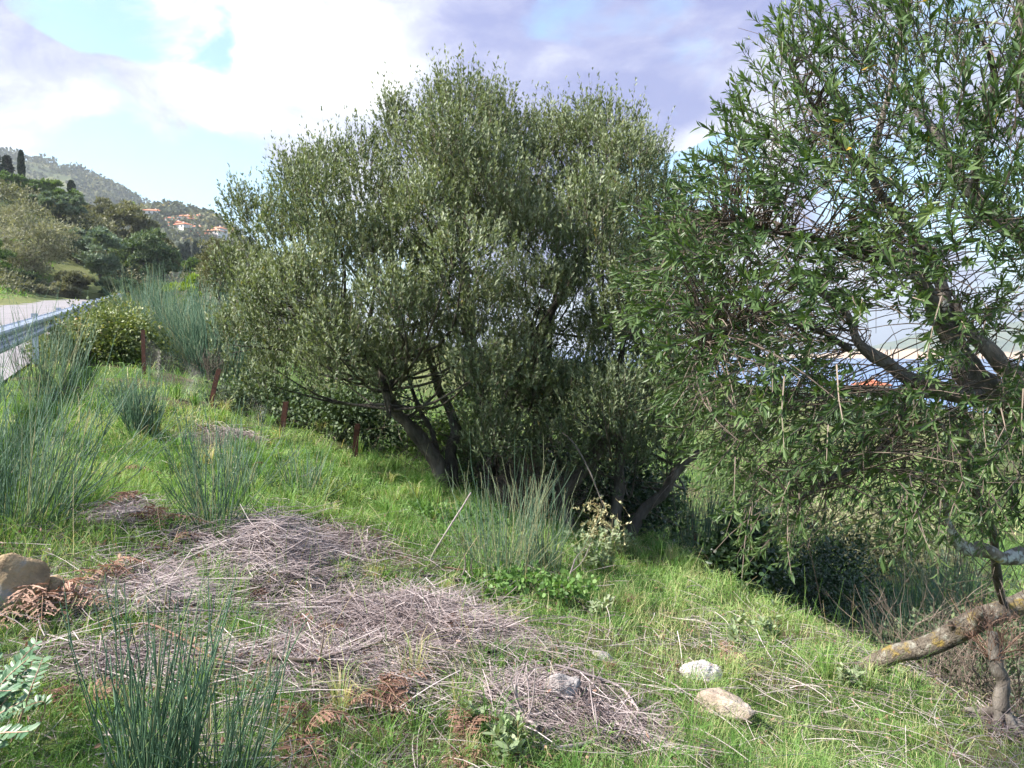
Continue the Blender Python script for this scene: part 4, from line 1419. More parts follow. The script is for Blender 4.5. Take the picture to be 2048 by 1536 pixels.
# the leaves that show largest, one by one
mbl = MB()
leaves(mbl, np.zeros((1, 3)), np.array([[1., 0, 0]]), 1., .225, np.array([.5]), LEAFB, np.array([[0, 0, 1.]]))
leaf_meshes = []
for tn in (.25, .4, .52, .64, .78, .99):
    mq = MB()
    leaves(mq, np.zeros((1, 3)), np.array([[1., 0, 0]]), 1., .19, np.array([tn]), LEAFB, np.array([[0, 0, 1.]]))
    ob = mq.build('leaf', M['olive_near'])
    leaf_meshes.append(ob.data)
    bpy.data.objects.remove(ob)
from mathutils import Matrix
fo, fd, fn = O.reshape(-1, 3), Dl.reshape(-1, 3), Nn.reshape(-1, 3)
order = np.argsort(fo[:, 1])[:2400]
sel = order[rng.permutation(len(order))[:280]]
for k, j in enumerate(sel):
    ob = bpy.data.objects.new('leaf', leaf_meshes[5 if k % 40 == 0 else k % 5])
    COL.objects.link(ob)
    ob.parent = NEAR
    X_, Y_, Z_ = frame((fd[j] + rng.normal(0, .35, 3))[None], fn[j][None])
    L = .045 * U(.85, 1.2)
    mt = Matrix(((X_[0][0] * L, Y_[0][0] * L, Z_[0][0] * L, 0), (X_[0][1] * L, Y_[0][1] * L, Z_[0][1] * L, 0), (X_[0][2] * L, Y_[0][2] * L, Z_[0][2] * L, 0), (0, 0, 0, 1)))
    mt.translation = Vector(tuple(fo[j] - WPOS[NEAR.name]))
    ob.matrix_local = mt

# leaning cut trunk with yellow lichen
fl = thing('leaning_trunk', 'bare leaning trunk with yellow lichen rising from the grass', 'trunk', g1(1735, 1325))
limb('trunk', [(*(g1(1725, 1330) + np.array([-.02, 0, -.03])), .050)] + pts_px([(1790, 1308, 4.55, .056), (1850, 1294, 4.5, .060), (1905, 1268, 4.45, .064), (1955, 1240, 4.4, .066), (2000, 1224, 4.45, .060), (2060, 1200, 4.5, .062), (2150, 1150, 4.6, .066)]), M['bark_yellow'], fl, 30, 14, seed=7, rough=.02)
limb('stub', pts_px([(1952, 1245, 4.36, .035), (1957, 1228, 4.30, .03), (1962, 1218, 4.28, .026)]), M['bark_yellow'], fl, 8, 10, seed=8, rough=.05)
limb('stub', pts_px([(1903, 1262, 4.42, .016), (1901, 1250, 4.40, .014), (1900, 1243, 4.40, .011)]), M['bark_yellow'], fl, 6, 8, seed=9, rough=.05)

# ------------------------------------------------------------------ brooms, shrubs and plants
def proj(p):
    p = np.atleast_2d(p) - np.array([0, 0, EYE])
    ca, sa = math.cos(PITCH), math.sin(PITCH)
    f_, u_ = p[:, 1] * ca - p[:, 2] * sa, p[:, 1] * sa + p[:, 2] * ca
    return CX + F * p[:, 0] / f_, CY - F * u_ / f_


broom('big grey-green broom at the left edge with stems splaying right', g1(40, 1055), .80, .66, 135, .0027, 2.2, .24, tilt=(.12, 0), tone=.5, dry=.12)
broom('broom behind the big one, cut by the left edge', g1(-45, 1000), .85, .6, 80, .0028, 2.0, .18, tone=.50)
broom('dark green rush-like broom at the bottom of the picture', g1(345, 1536) + np.array([0, -.12, 0]), .44, .30, 80, .0026, .7, .10, tilt=(.08, .05), tone=.40, sides=4)
broom('thin broom clump right of the bottom one', g1(470, 1536) + np.array([0, -.1, 0]), .36, .36, 60, .0022, .8, .12, tilt=(.14, 0), tone=.50, sides=4)
broom('fresh green broom standing before the big olive stems', g1(1000, 1150), .62, .48, 120, .0022, 1.6, .26, tone=.70, dry=.3)
broom('short broom beside the sage in front of the big olive', g1(1085, 1140), .55, .30, 90, .0024, 1.4, .15, tone=.62, dry=.2)
broom('wispy broom in front of the guard rail', g1(75, 800), .95, .45, 60, .0030, 2.4, .2, tone=.55, dry=.2)
broom('thin broom beside the visible guard rail post', g1(130, 770), .8, .42, 45, .0032, 2.2, .2, tone=.6, dry=.25)
broom('dark low broom on the sunny bank below the first post', g1(285, 872), .46, .34, 130, .0034, 2., .14, tone=.25)
broom('small dark broom above it on the bank', g1(258, 842), .40, .3, 70, .0034, 2., .1, tone=.28)
broom('thin broom between the fern and the mauve brush heap', g1(430, 1060), .62, .36, 80, .0026, 1.6, .12, tone=.50, dry=.15)
broom('sparse broom right of the arched vine stems', g1(470, 1000), .50, .45, 55, .0026, 1.5, .12, tone=.5, dry=.2)
broom('wispy dry broom beside the leaning fence posts', g1(600, 1000), .42, .5, 70, .0028, 1.5, .2, tone=.55, dry=.35)
for k, (px, py, h, n_, sp, lb) in enumerate([
        (405, 745, 1.15, 420, .34, 'largest blue-green broom behind the first fence post'), (352, 690, 1.2, 340, .32, 'tall blue-green broom above the bramble mound'), (455, 760, .9, 240, .34, 'broom tucked under the left of the big olive'),
        (300, 640, 1.2, 260, .34, 'broom at the bend where the road vanishes'), (440, 668, 1.3, 260, .34, 'hazy green broom before the lime bush'), (262, 628, 1.0, 180, .36, 'pale broom on the road shoulder'), (500, 720, 1.1, 200, .36, 'broom half hidden by the big olive foliage')]):
    p = gp(px, py)[0]
    broom(lb, p, h * .92, sp + .06, int(n_ * .6), .0052, 2.2, .35, group='brooms on the bank', tone=.5, K=4)
for k, (px, d_, h, lb) in enumerate([(335, 15.5, 1.7, 'feathery broom left of the lime bush'), (385, 14.5, 1.6, 'feathery broom below the lime bush'), (430, 13.5, 1.5, 'feathery broom against the left of the big olive'), (465, 16.5, 1.9, 'tall feathery broom at the big olive edge'), (300, 19, 1.8, 'feathery broom at the far shoulder')]):
    x_, y_ = at(px, d_)
    broom(lb, (x_, y_, gz(x_, y_)), h * .84, .42, 120, .0062, 2.6, .5, group='feathery brooms by the road', tone=.62, dry=.15, K=4)
# lower ground, right and behind
for k, (x, y, h, n_, lb) in enumerate([
        (2.25, 9.4, 1.25, 420, 'grey-blue broom thicket behind the dark fence post'), (3.1, 10.2, 1.3, 360, 'second grey-blue broom right of the thicket'), (1.2, 10.6, 1.2, 260, 'broom behind the right stems of the big olive'),
        (4.4, 8.4, 1.0, 300, 'grey broom on the lower terrace below the near olive'), (3.4, 6.9, .8, 240, 'dark broom just below the terrace edge'), (5.6, 9.6, 1.2, 260, 'broom on the lower terrace towards the picture edge'),
        (-.4, 11.2, 1.3, 240, 'broom behind the middle of the big olive'), (-2.2, 11.4, 1.2, 220, 'broom behind the fence and big olive')]):
    broom(lb, (x, y, gz(x, y)), h * .85, .55, int(n_ * .4), .0040, 2.2, .35, group='brooms on the lower ground', tone=.40, dry=.2, K=4)

bush('bramble_mound', 'bramble-covered mound beside the guard rail', g1(190, 722), 1.15, 1.0, .98, 'bramble', 15000, .052, .75, 'bramble', nclump=40, seed=3, stems=20)
bush('bramble_mound', 'darker bramble mound behind the first rusty post', g1(305, 712) + np.array([0, .35, 0]), .95, .6, .62, 'bramble', 8000, .05, .75, 'bramble', nclump=30, seed=4)
bush('bramble_mound', 'small bramble bush on the shoulder behind the mound', g1(262, 660), 1.0, .8, .7, 'bramble', 5000, .06, .75, 'bramble', nclump=24, seed=5)
for k, (t_, lb_) in enumerate([(6.6, 'bramble growing over the rail just past its visible end'), (9.2, 'second bramble swallowing the guard rail'), (12.5, 'third bramble along the guard rail'), (17, 'bramble farther up along the guard rail'), (23, 'farthest bramble over the guard rail')]):
    x_, y_ = xy_of(.45, t_)
    bush('rail_bramble', lb_, np.array([x_, y_, gz(x_, y_) - .05]), 1.1 + .1 * k, .75, .82 + .05 * k, 'bramble', 5200, .055 + .008 * k, .75, 'bramble', nclump=34, seed=80 + k, group='brambles over the guard rail')
bush('bramble_sprawl', 'low bramble sprawl with round leaves at the broom foot', g1(1055, 1200), .50, .30, .20, 'weed', 1500, .030, .8, 'bramble', nclump=26, seed=6, tmpl=LEAFO, stems=26, stem_r=.002)
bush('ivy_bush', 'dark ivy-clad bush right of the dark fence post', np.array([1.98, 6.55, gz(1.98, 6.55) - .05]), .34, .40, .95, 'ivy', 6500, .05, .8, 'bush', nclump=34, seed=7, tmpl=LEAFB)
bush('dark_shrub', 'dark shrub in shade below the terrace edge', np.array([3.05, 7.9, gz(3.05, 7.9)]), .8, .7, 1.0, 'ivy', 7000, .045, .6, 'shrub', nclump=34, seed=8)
bush('dark_shrub', 'shaded shrub on the lower ground behind the leaning trunk', np.array([3.9, 6.6, gz(3.9, 6.6)]), .9, .7, .85, 't_dark', 7000, .045, .6, 'shrub', nclump=34, seed=9)
bush('dark_shrub', 'grey-green shrub below the lichen limb', np.array([4.6, 5.7, gz(4.6, 5.7)]), .8, .7, 1.0, 't_grey', 6000, .045, .5, 'shrub', nclump=34, seed=10)
bush('dark_shrub', 'dark bush under the left stems of the big olive', g1(845, 935) + np.array([.1, .55, 0]), .75, .5, .55, 't_green', 6500, .045, .7, 'shrub', nclump=30, seed=11)
bush('dark_shrub', 'dark leafy scrub behind the wire mesh', g1(650, 888) + np.array([0, .7, 0]), 1.0, .5, .62, 't_dark', 7000, .05, .7, 'shrub', nclump=30, seed=12)
bush('dark_shrub', 'dark scrub at the fence by the second leaning post', g1(480, 840) + np.array([0, .7, 0]), .8, .5, .5, 't_dark', 5000, .05, .7, 'shrub', nclump=26, seed=13)
bush('dark_shrub', 'low green suckers around the big olive base', g1(1010, 1010) + np.array([0, .3, 0]), .8, .35, .55, 't_dark', 6500, .04, .55, 'shrub', nclump=34, seed=14)
bush('dark_shrub', 'green suckers between the right stems of the big olive', g1(1290, 1010) + np.array([0, .5, 0]), .6, .45, .60, 't_dark', 5500, .04, .5, 'shrub', nclump=30, seed=15)
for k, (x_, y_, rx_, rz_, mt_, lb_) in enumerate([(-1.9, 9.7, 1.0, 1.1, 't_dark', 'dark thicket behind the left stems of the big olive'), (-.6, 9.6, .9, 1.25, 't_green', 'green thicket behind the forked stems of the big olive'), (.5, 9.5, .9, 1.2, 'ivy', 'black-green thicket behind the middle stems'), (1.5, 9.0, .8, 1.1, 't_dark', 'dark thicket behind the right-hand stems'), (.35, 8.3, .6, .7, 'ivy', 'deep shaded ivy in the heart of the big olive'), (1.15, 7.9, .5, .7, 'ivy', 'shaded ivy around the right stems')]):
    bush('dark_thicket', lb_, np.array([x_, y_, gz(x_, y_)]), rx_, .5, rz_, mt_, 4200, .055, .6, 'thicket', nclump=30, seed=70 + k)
bush('sprawling_weeds', 'dark green weeds in the shade at the big olive foot', g1(900, 1045), .55, .35, .14, 'weed', 2600, .028, .8, 'weeds', nclump=40, seed=16, tmpl=LEAFO, stems=0)
bush('sprawling_weeds', 'shaded weeds around the dark fence post', g1(1330, 1085), .5, .35, .14, 'weed', 2400, .028, .8, 'weeds', nclump=40, seed=17, tmpl=LEAFO, stems=0)
bush('euphorbia_clump', 'small blue-green rosette plant on the bank', g1(222, 790), .16, .16, .16, 'sage', 700, .05, .28, 'plant', nclump=16, seed=18, stems=8)


def bare_shrub(label, c, h, n, mat='twig', spread=.5, r0=.004, name='bare_shrub', levels=3):
    c = np.asarray(c, float)
    root = thing(name, label, 'shrub', c)
    B = np.repeat(c[None], n, 0) + np.c_[U(-.1, .1, (n, 2)) * h, np.full(n, -.02)]
    D = nrm(rdir(n) * spread + np.array([0, 0, 1.]))
    L = h * U(.35, .6, n)
    r = r0
    mb_ = MB()
    for lv in range(levels):
        u_ = np.linspace(0, 1, 5)[None, :, None]
        Pm_ = B[:, None] + D[:, None] * L[:, None, None] * u_ + rdir(len(B))[:, None] * L[:, None, None] * .25 * u_ ** 2
        mb_.tubes(Pm_, r * np.linspace(1.2, .7, 5)[None], 3 if lv else 4, U(.2, 1, len(B)))
        k = np.repeat(np.arange(len(B)), 3)
        a_ = rng.integers(2, 5, len(k))
        B = Pm_[k, a_]
        D = nrm(D[k] + rdir(len(k)) * .75)
        L = L[k] * U(.4, .75, len(k))
        r *= .62
    kind(part(mb_, 'twigs', M[mat], root), 'stuff')
    return root


bare_shrub('bare greyish shrub behind the first leaning post', g1(418, 760), .75, 16, 'twig')
bare_shrub('dead brown shrub among the brooms below the lime bush', g1(420, 660) + np.array([0, 0, .2]), 1.2, 22, 'fern', .7)
bare_shrub('tangle of dead brown twigs beside the fourth post', g1(745, 875) + np.array([0, .1, .25]), .5, 26, 'twig', 1.0, .003)
bare_shrub('bare twiggy shrub on the lower ground by the leaning trunk', np.array([3.6, 5.9, gz(3.6, 5.9)]), .9, 26, 'twig', .6)
bare_shrub('grey bare twigs behind the lichen limb', np.array([4.2, 5.0, gz(4.2, 5.0)]), 1.2, 26, 'twig', .6)
bush('dark_shrub', 'dark tangled shrub under the near olive by the edge', np.array([3.5, 8.6, gz(3.5, 8.6)]), 1.0, .7, 1.1, 'ivy', 6000, .05, .5, 'shrub', nclump=34, seed=19)
bush('dark_shrub', 'olive-green shrub deep on the lower ground under the near olive', np.array([5.2, 7.6, gz(5.2, 7.6)]), 1.2, .8, 1.1, 't_dark', 6500, .055, .5, 'shrub', nclump=34, seed=20)
bush('dark_shrub', 'dark shrub on the lower ground at the picture edge', np.array([6.2, 6.6, gz(6.2, 6.6)]), 1.2, .8, 1.3, 't_dark', 6500, .055, .5, 'shrub', nclump=34, seed=21)
bush('dark_shrub', 'broad scrub closing the lower ground behind the shrubs', np.array([5.0, 11.5, gz(5.0, 11.5)]), 2.2, 1.0, 1.0, 't_brown', 8000, .08, .5, 'shrub', nclump=44, seed=22)
bare_shrub('brown bare twigs between the shaded shrubs', np.array([3.2, 6.3, gz(3.2, 6.3)]), 1.0, 24, 'twig', .6)
bare_shrub('tall dead twigs rising behind the leaning trunk', np.array([3.0, 5.2, gz(3.0, 5.2)]), .9, 18, 'twig', .45)
bare_shrub('dark dead brushwood at the heart of the big olive', g1(1060, 1050) + np.array([0, .35, 0]), .8, 70, 'twig', 1.0, .004)
bare_shrub('mass of dry brown twigs behind the stump at the right edge', np.array([2.95, 4.4, gz(2.95, 4.4)]), .75, 34, 'twig', .8, .003)


def sage(label, c, h, n, leaf=.045, group=None, tone=.5, name='sage_plant', mat='sage', spread=.35, w=.42):
    c = np.asarray(c, float)
    root = thing(name, label, 'plant', c, group)
    B = np.repeat(c[None], n, 0) + np.c_[U(-.5, .5, (n, 2)) * h * spread * 1.4, np.full(n, -.01)]
    D = nrm(rdir(n) * spread + np.array([0, 0, 1.]))
    mb_ = MB()
    shoots(mb_, B, D, h * U(.6, 1.1, n), 18, leaf, leaf * w, np.clip(tone + rng.normal(0, .12, n), 0, 1), up=.1, spread=1.1, tmpl=LEAFO, twig_r=.0022, yellow=0, lo=.2, tipgain=.3)
    kind(part(mb_, 'leaves', [M[mat], M['stem_dry']], root), 'stuff')
    return root


sage('large pale sage bush below the hanging bough', g1(1190, 1140), .36, 34, .050, spread=.55)
sage('smaller sage at the right of the pale sage bush', g1(1235, 1120), .30, 14, .045)
sage('tall grey sage in the open grass, left of the pair', g1(1468, 1295), .20, 5, .05, 'sages in the grass')
sage('grey sage in the open grass, right of the pair', g1(1545, 1285), .20, 6, .05, 'sages in the grass')
sage('small sage beside the foot of the leaning trunk', g1(1703, 1375), .15, 4, .05, 'sages in the grass')
sage('green sage by the dry ferns and twigs', g1(1200, 1245), .16, 5, .05, 'sages in the grass')
sage('green weed at the bottom edge left of the grey twigs', g1(1020, 1500), .12, 7, .05, None, .35)
sage('pale weed at the bottom edge below the forked twig', g1(1030, 1545), .14, 6, .045, None, .5)
sage('small sage tuft at the left of the twig heap', g1(940, 1465), .10, 5, .045, None, .5)

# lentisk sprig in the lower left corner, every leaf its own
LT = thing('lentisk_shrub', 'lentisk sprigs with oval leaves in the bottom left corner', 'shrub', g1(-40, 1500))
lt_meshes = []
for tn in (.2, .4, .6, .8):
    mq = MB()
    leaves(mq, np.zeros((1, 3)), np.array([[1., 0, 0]]), 1., .46, np.array([tn]), LEAFO, np.array([[0, 0, 1.]]))
    ob = mq.build('leaf', M['lentisk'])
    lt_meshes.append(ob.data)
    bpy.data.objects.remove(ob)
for k in range(15):
    base = WPOS[LT.name] + np.r_[U(-.12, .12, 2), 0]
    tip = P(U(-40, 95), U(1260, 1500), U(1.75, 2.25))
    q = spline([base, (base + tip) / 2 + np.r_[U(-.05, .05, 2), .05], tip], 22)
    mb = MB()
    mb.tubes(q[None], .0028 * np.linspace(1.3, .5, 22)[None], 4, .9)
    part(mb, 'stem', M['fern'], LT)
    for j in range(9, 22):
        tg = nrm(q[j] - q[j - 1])
        for sgn in (-1, 1):
            sd = nrm(np.cross(tg, np.array([0, -.4, 1.])))
            dv = nrm(tg * .45 + sd * sgn + rng.normal(0, .15, 3))
            X_, Y_, Z_ = frame(dv[None], nrm(np.array([0, -.5, 1.]) + rng.normal(0, .35, 3))[None])
            L = U(.022, .032)
            ob = bpy.data.objects.new('leaf', lt_meshes[rng.integers(4)])
            COL.objects.link(ob)
            ob.parent = LT
            mt = Matrix([[X_[0][r_] * L, Y_[0][r_] * L, Z_[0][r_] * L, 0] for r_ in range(3)] + [[0, 0, 0, 1]])
            mt.translation = Vector(tuple(q[j] - WPOS[LT.name]))
            ob.matrix_local = mt

# ------------------------------------------------------------------ dead brush heaps
PILES = [  # px, py, half-width px, half-depth px, height, number, length, main azimuth, label
    (540, 1110, 150, 60, .24, 4200, .34, -.5, 'tall mauve-grey heap of dead broom stems'),
    (790, 1250, 240, 85, .17, 5600, .38, .3, 'wide heap of dry mauve twigs in the middle foreground'),
    (340, 1190, 200, 55, .09, 1700, .34, .15, 'flattened dry twigs between the ochre rock and the heaps'),
    (640, 1340, 220, 45, .07, 1500, .34, .2, 'thin spread of pale dry stems in front of the wide heap'),
    (1165, 1435, 170, 85, .12, 2400, .28, -.7, 'dry twig tangle around the grey stone'),
    (450, 885, 66, 22, .10, 700, .36, -.4, 'small pale heap of dry stems by the leaning posts'),
    (250, 1330, 170, 50, .06, 800, .28, .1, 'pale dry stems behind the bottom broom'),
    (690, 1085, 80, 24, .07, 500, .22, -.3, 'little bleached straw patch behind the dark branch'),
    (255, 1030, 70, 35, .06, 500, .24, .2, 'brown dry litter beside the red ferns'),
    (2020, 1455, 50, 30, .10, 500, .26, .2, 'dry twigs around the stump roots at the right edge')]
pile_w = []
for (px, py, hw, hd, hh, n, ln, az, lb) in PILES:
    c = g1(px, py)
    root = thing('brush_heap', lb, 'brush heap', c)
    nbun = 14
    br, ba = np.sqrt(U(0, 1, nbun)) * .85, U(0, 2 * np.pi, nbun)
    br[0] = 0
    bc = gp(px + np.cos(ba) * br * hw, py + np.sin(ba) * br * hd)
    bz = hh * np.clip(1.1 - br ** 2, .1, 1) * U(.25, 1.0, nbun)
    baz = az + rng.normal(0, .8, nbun)
    wt = U(.25, 1, nbun) * (1.2 - br)
    bi = rng.choice(nbun, n, p=wt / wt.sum())
    ext = max(np.linalg.norm(g1(px + hw, py)[:2] - c[:2]), .08) * .62
    btone = rng.normal(0, .13, nbun)
    n_full = n
    ext = min(ext, hw / F * c[1] * .8)
    al, ac = rng.normal(0, .34, n) * ext, rng.normal(0, .17, n) * ext
    loose = U(0, 1, n) < .38
    xx_ = bc[bi, 0] + np.cos(baz[bi]) * al - np.sin(baz[bi]) * ac + np.where(loose, rng.normal(0, .55, n) * ext, 0)
    yy_ = bc[bi, 1] + np.sin(baz[bi]) * al + np.cos(baz[bi]) * ac + np.where(loose, rng.normal(0, .45, n) * ext, 0)
    pts = np.c_[xx_, yy_, G(xx_, yy_)]
    fall = np.exp(-((al / (.42 * ext)) ** 2 + (ac / (.2 * ext)) ** 2)) * np.where(loose, .3, 1)
    cz = pts[:, 2] + bz[bi] * fall * U(.05, 1, n) ** .8 + .02
    keepp = U(0, 1, n) < .62
    A = baz[bi] + rng.normal(0, .38, n) + np.where(U(0, 1, n) < .3, U(-1.6, 1.6, n), 0)
    L = ln * U(.35, 1.25, n) * np.where(U(0, 1, n) < .08, 1.6, 1)
    Dv = nrm(np.c_[np.cos(A), np.sin(A) * .9, rng.normal(.02, .30, n)])
    u = np.linspace(-.5, .5, 4)[None, :, None]
    arch = np.c_[rng.normal(0, .35, (n, 2)), rng.normal(-.35, .35, n)]
    Pm = np.c_[pts[:, :2], cz][:, None] + L[:, None, None] * (Dv[:, None] * u + arch[:, None] * (u ** 2 - .08))
    Pm = Pm + rng.normal(0, .009, Pm.shape)
    gzz = G(Pm[..., 0], Pm[..., 1]) + .004
    Pm[..., 2] = np.maximum(Pm[..., 2], gzz)
    big = (U(0, 1, n) < .05) & keepp
    Pm[big, :, 2] = (Pm[big, :, 2] - cz[big, None]) * .25 + cz[big, None]
    fine = keepp & ~big
    R = np.where(big, U(.0026, .0042, n), U(.0009, .0018, n)) * np.interp(pts[:, 1], [2, 5, 9], [.85, 1.15, 1.9])
    rn = np.clip(.36 + btone[bi] + rng.normal(0, .2, n) + (n2(pts[:, 0], pts[:, 1], 4, 2) - .5) * .6, 0, 1)
    mb = MB()
    mb.tubes(Pm[fine], R[fine][:, None] * np.linspace(1.2, .6, 4)[None], 3, rn[fine])
    kind(part(mb, 'twigs', M['straw'], root), 'stuff')
    mb = MB()
    mb.tubes(Pm[big], R[big][:, None] * np.linspace(1.2, .6, 4)[None], 4, np.clip(rn[big] - .1, 0, 1))
    kind(part(mb, 'sticks', M['straw'], root), 'stuff')
    e = np.array([g1(px + hw, py)[:2], g1(px, py - hd)[:2], g1(px, py + hd)[:2]])
    pile_w.append((c[0], c[1], max(np.linalg.norm(e[0] - c[:2]), .1), max(np.linalg.norm(e[1] - e[2]) / 2, .1)))


def stick(label, pts, r0, r1, mat='twig', name='dead_branch', forks=0, k=16, cat='branch', lift=.03):
    """a fallen branch through picture points; third value = height above the ground, depth from the first point on"""
    q = []
    for (px, py, hgt) in pts:
        g = g1(px, py)
        if hgt > 0:  # a raised point: keep to the depth of the ground beneath it
            d = g1(pts[0][0], pts[0][1])[1]
            q.append(P(px, py, d + (hgt - .01)))
        else:
            q.append(g + np.array([0, 0, lift]))
    q = np.array(q)
    root = thing(name, label, cat, q[0])
    r = np.linspace(r0, r1, len(q))
    limb('branch', np.c_[q, r], M[mat], root, k, 6, seed=int(abs(q[0][0]) * 100), rough=.05)
    sp_ = spline(np.c_[q, r], 20)
    for j in range(forks):
        a_ = rng.integers(5, 18)
        tg = nrm(sp_[a_ + 1, :3] - sp_[a_, :3])
        dv = nrm(tg + rdir(1)[0] * .8 + np.array([0, 0, .25]))
        L = U(.08, .24)
        limb('twig', [(*sp_[a_, :3], sp_[a_, 3] * .6), (*(sp_[a_, :3] + dv * L * .5 + rdir(1)[0] * .02), sp_[a_, 3] * .45), (*(sp_[a_, :3] + dv * L + np.array([0, 0, .03])), sp_[a_, 3] * .25)], M[mat], root, 8, 5, seed=j, rough=.04)
    return root


stick('long pale crooked stick leaning up beside the fresh broom', [(862, 1130, 0), (868, 1104, .01), (904, 1046, .05), (922, 1018, .08), (942, 985, .10)], .0075, .005, 'straw')
stick('dark thorny branch lying on the mauve heap', [(560, 1083, .02), (600, 1105, .02), (650, 1130, .02), (690, 1146, .02), (738, 1160, .02)], .006, .011, 'bark', forks=6)
stick('dark bent branch at the foot of the fresh broom', [(842, 1168, 0), (880, 1168, 0), (918, 1177, 0), (962, 1166, 0)], .008, .012, 'bark', forks=2, lift=.05)
stick('reddish broken stick above the dark bent branch', [(890, 1150, 0), (925, 1155, 0), (970, 1152, 0)], .006, .008, 'fern', forks=1, lift=.05)
stick('pale forked branch draped over the ochre rock', [(40, 1072, .01), (70, 1090, .01), (110, 1108, .01), (132, 1118, .01)], .006, .010, 'straw', forks=5)
stick('long thin grey branch across the dry stems', [(540, 1350, 0), (620, 1358, 0), (690, 1340, 0), (760, 1318, 0), (820, 1290, 0)], .009, .004, 'twig', forks=4, lift=.07)
stick('curved orange-brown stem in front of the wide heap', [(240, 1300, 0), (290, 1278, 0), (350, 1300, 0), (420, 1345, 0), (470, 1360, 0)], .005, .003, 'fern', forks=1, lift=.06)
stick('pale straight stick crossing the left litter', [(290, 1265, 0), (400, 1258, 0), (520, 1262, 0)], .003, .004, 'straw', lift=.08)
stick('short thick stub of wood right of the wide heap', [(978, 1328, 0), (992, 1320, 0), (1006, 1310, 0)], .010, .016, 'bark_pale', lift=.05)
stick('grey antler-like forked branch left of the grey stone', [(1075, 1475, 0), (1058, 1455, .02), (1045, 1425, .03), (1032, 1395, .05), (1030, 1370, .06)], .008, .004, 'straw', forks=7)
stick('grey branch lying from the antler fork to the left', [(1075, 1482, 0), (1035, 1450, 0), (1000, 1410, 0)], .009, .005, 'straw', forks=3, lift=.05)
stick('pale bent stick passing over the grey stone', [(1110, 1360, 0), (1170, 1378, 0), (1240, 1405, 0), (1278, 1455, 0)], .006, .007, 'straw', forks=2, lift=.07)
stick('thick grey root-like stick at the bottom of the tangle', [(1110, 1520, 0), (1180, 1505, 0), (1215, 1475, 0)], .009, .007, 'straw', forks=3, lift=.04)
stick('dark stick at the bottom edge below the tangle', [(1150, 1480, 0), (1200, 1510, 0), (1260, 1520, 0)], .008, .006, 'bark', forks=2, lift=.04)
stick('upright bare twig by the low bramble sprawl', [(1118, 1185, 0), (1135, 1160, .02), (1148, 1125, .04), (1150, 1118, .05)], .008, .003, 'straw', forks=2)
stick('broken grey stick under the upright bare twig', [(1100, 1172, 0), (1130, 1190, 0), (1185, 1245, 0)], .008, .005, 'bark', forks=1, lift=.04)
stick('upper arched vine stem on the grassy bank', [(378, 905, .01), (398, 896, .02), (425, 898, .02), (452, 912, .01)], .008, .007, 'bark', cat='vine')
stick('lower arched vine stem on the grassy bank', [(378, 908, .01), (400, 905, .01), (432, 916, .01)], .009, .006, 'bark', cat='vine')
stick('pale stick in the shaded grass by the third post', [(590, 962, 0), (612, 950, .02), (634, 934, .03)], .005, .003, 'straw')
stick('thin pale stick below the fourth post', [(724, 938, .03), (745, 956, .02), (760, 973, 0)], .004, .003, 'straw')
stick('pale twisted dead branch at the foot of the third post', [(560, 838, .06), (590, 860, .05), (612, 880, .03), (628, 905, 0)], .004, .006, 'straw', forks=7)
stick('short pale stick at the left of the big olive base', [(818, 930, .03), (828, 942, 0)], .005, .004, 'straw')

# stump with roots at the right edge
c = g1(2002, 1452)
st_ = thing('stump', 'grey stump with spreading roots at the right edge', 'stump', c)
limb('stump', [(c[0] - .01, c[1], c[2] - .08, .065), (c[0], c[1], c[2] + .06, .048), (c[0] + .01, c[1] + .02, c[2] + .22, .036), (c[0] - .01, c[1] + .04, c[2] + .34, .034), (c[0] - .03, c[1] + .05, c[2] + .50, .022)], M['bark_pale'], st_, 14, 10, seed=4, rough=.12)
for k, (dx, dy_) in enumerate([(-.12, -.10), (.05, -.18), (.22, -.08), (.16, .14), (-.16, .08)]):
    e = np.array([c[0] + dx, c[1] + dy_, gz(c[0] + dx, c[1] + dy_) + .01])
    limb('root', [(c[0], c[1], c[2] + .08, .032), (*((c + e) / 2 + np.array([0, 0, .03])), .022), (*e, .010)], M['bark_pale'], st_, 9, 7, seed=k, rough=.1)

bare_shrub('brown dead twigs sprouting from the stump top', c + np.array([-.02, .05, .38]), .42, 34, 'fern', .9, .0022)
# ------------------------------------------------------------------ rocks
put_rock(1405, 1352, (.125, .085, .075), 3, 'rock_white', 'small white stone, upper of the pair in the grass', .2, .0, .25)
put_rock(1432, 1425, (.215, .12, .10), 31, 'rock_tan', 'elongated tan rock, lower of the pair in the grass', -.55, .18, .15)
put_rock(1132, 1405, (.10, .08, .12), 12, 'rock_grey', 'jagged grey stone among the twig tangle', .4, .3, .15)
put_rock(1150, 1372, (.05, .04, .05), 13, 'rock_grey', 'small grey stone behind the jagged one', 1.2, .1, .2)
put_rock(1203, 1315, (.085, .06, .04), 15, 'rock_grey', 'pale flat stone half buried in the grass', 0, 0, .42)
put_rock(18, 1225, (.17, .13, .17), 21, 'rock_yellow', 'big ochre rock at the left edge', .3, 0, .12)
put_rock(95, 1215, (.13, .10, .10), 22, 'rock_yellow', 'smaller ochre rock under the pale dry fern', .9, 0, .2)

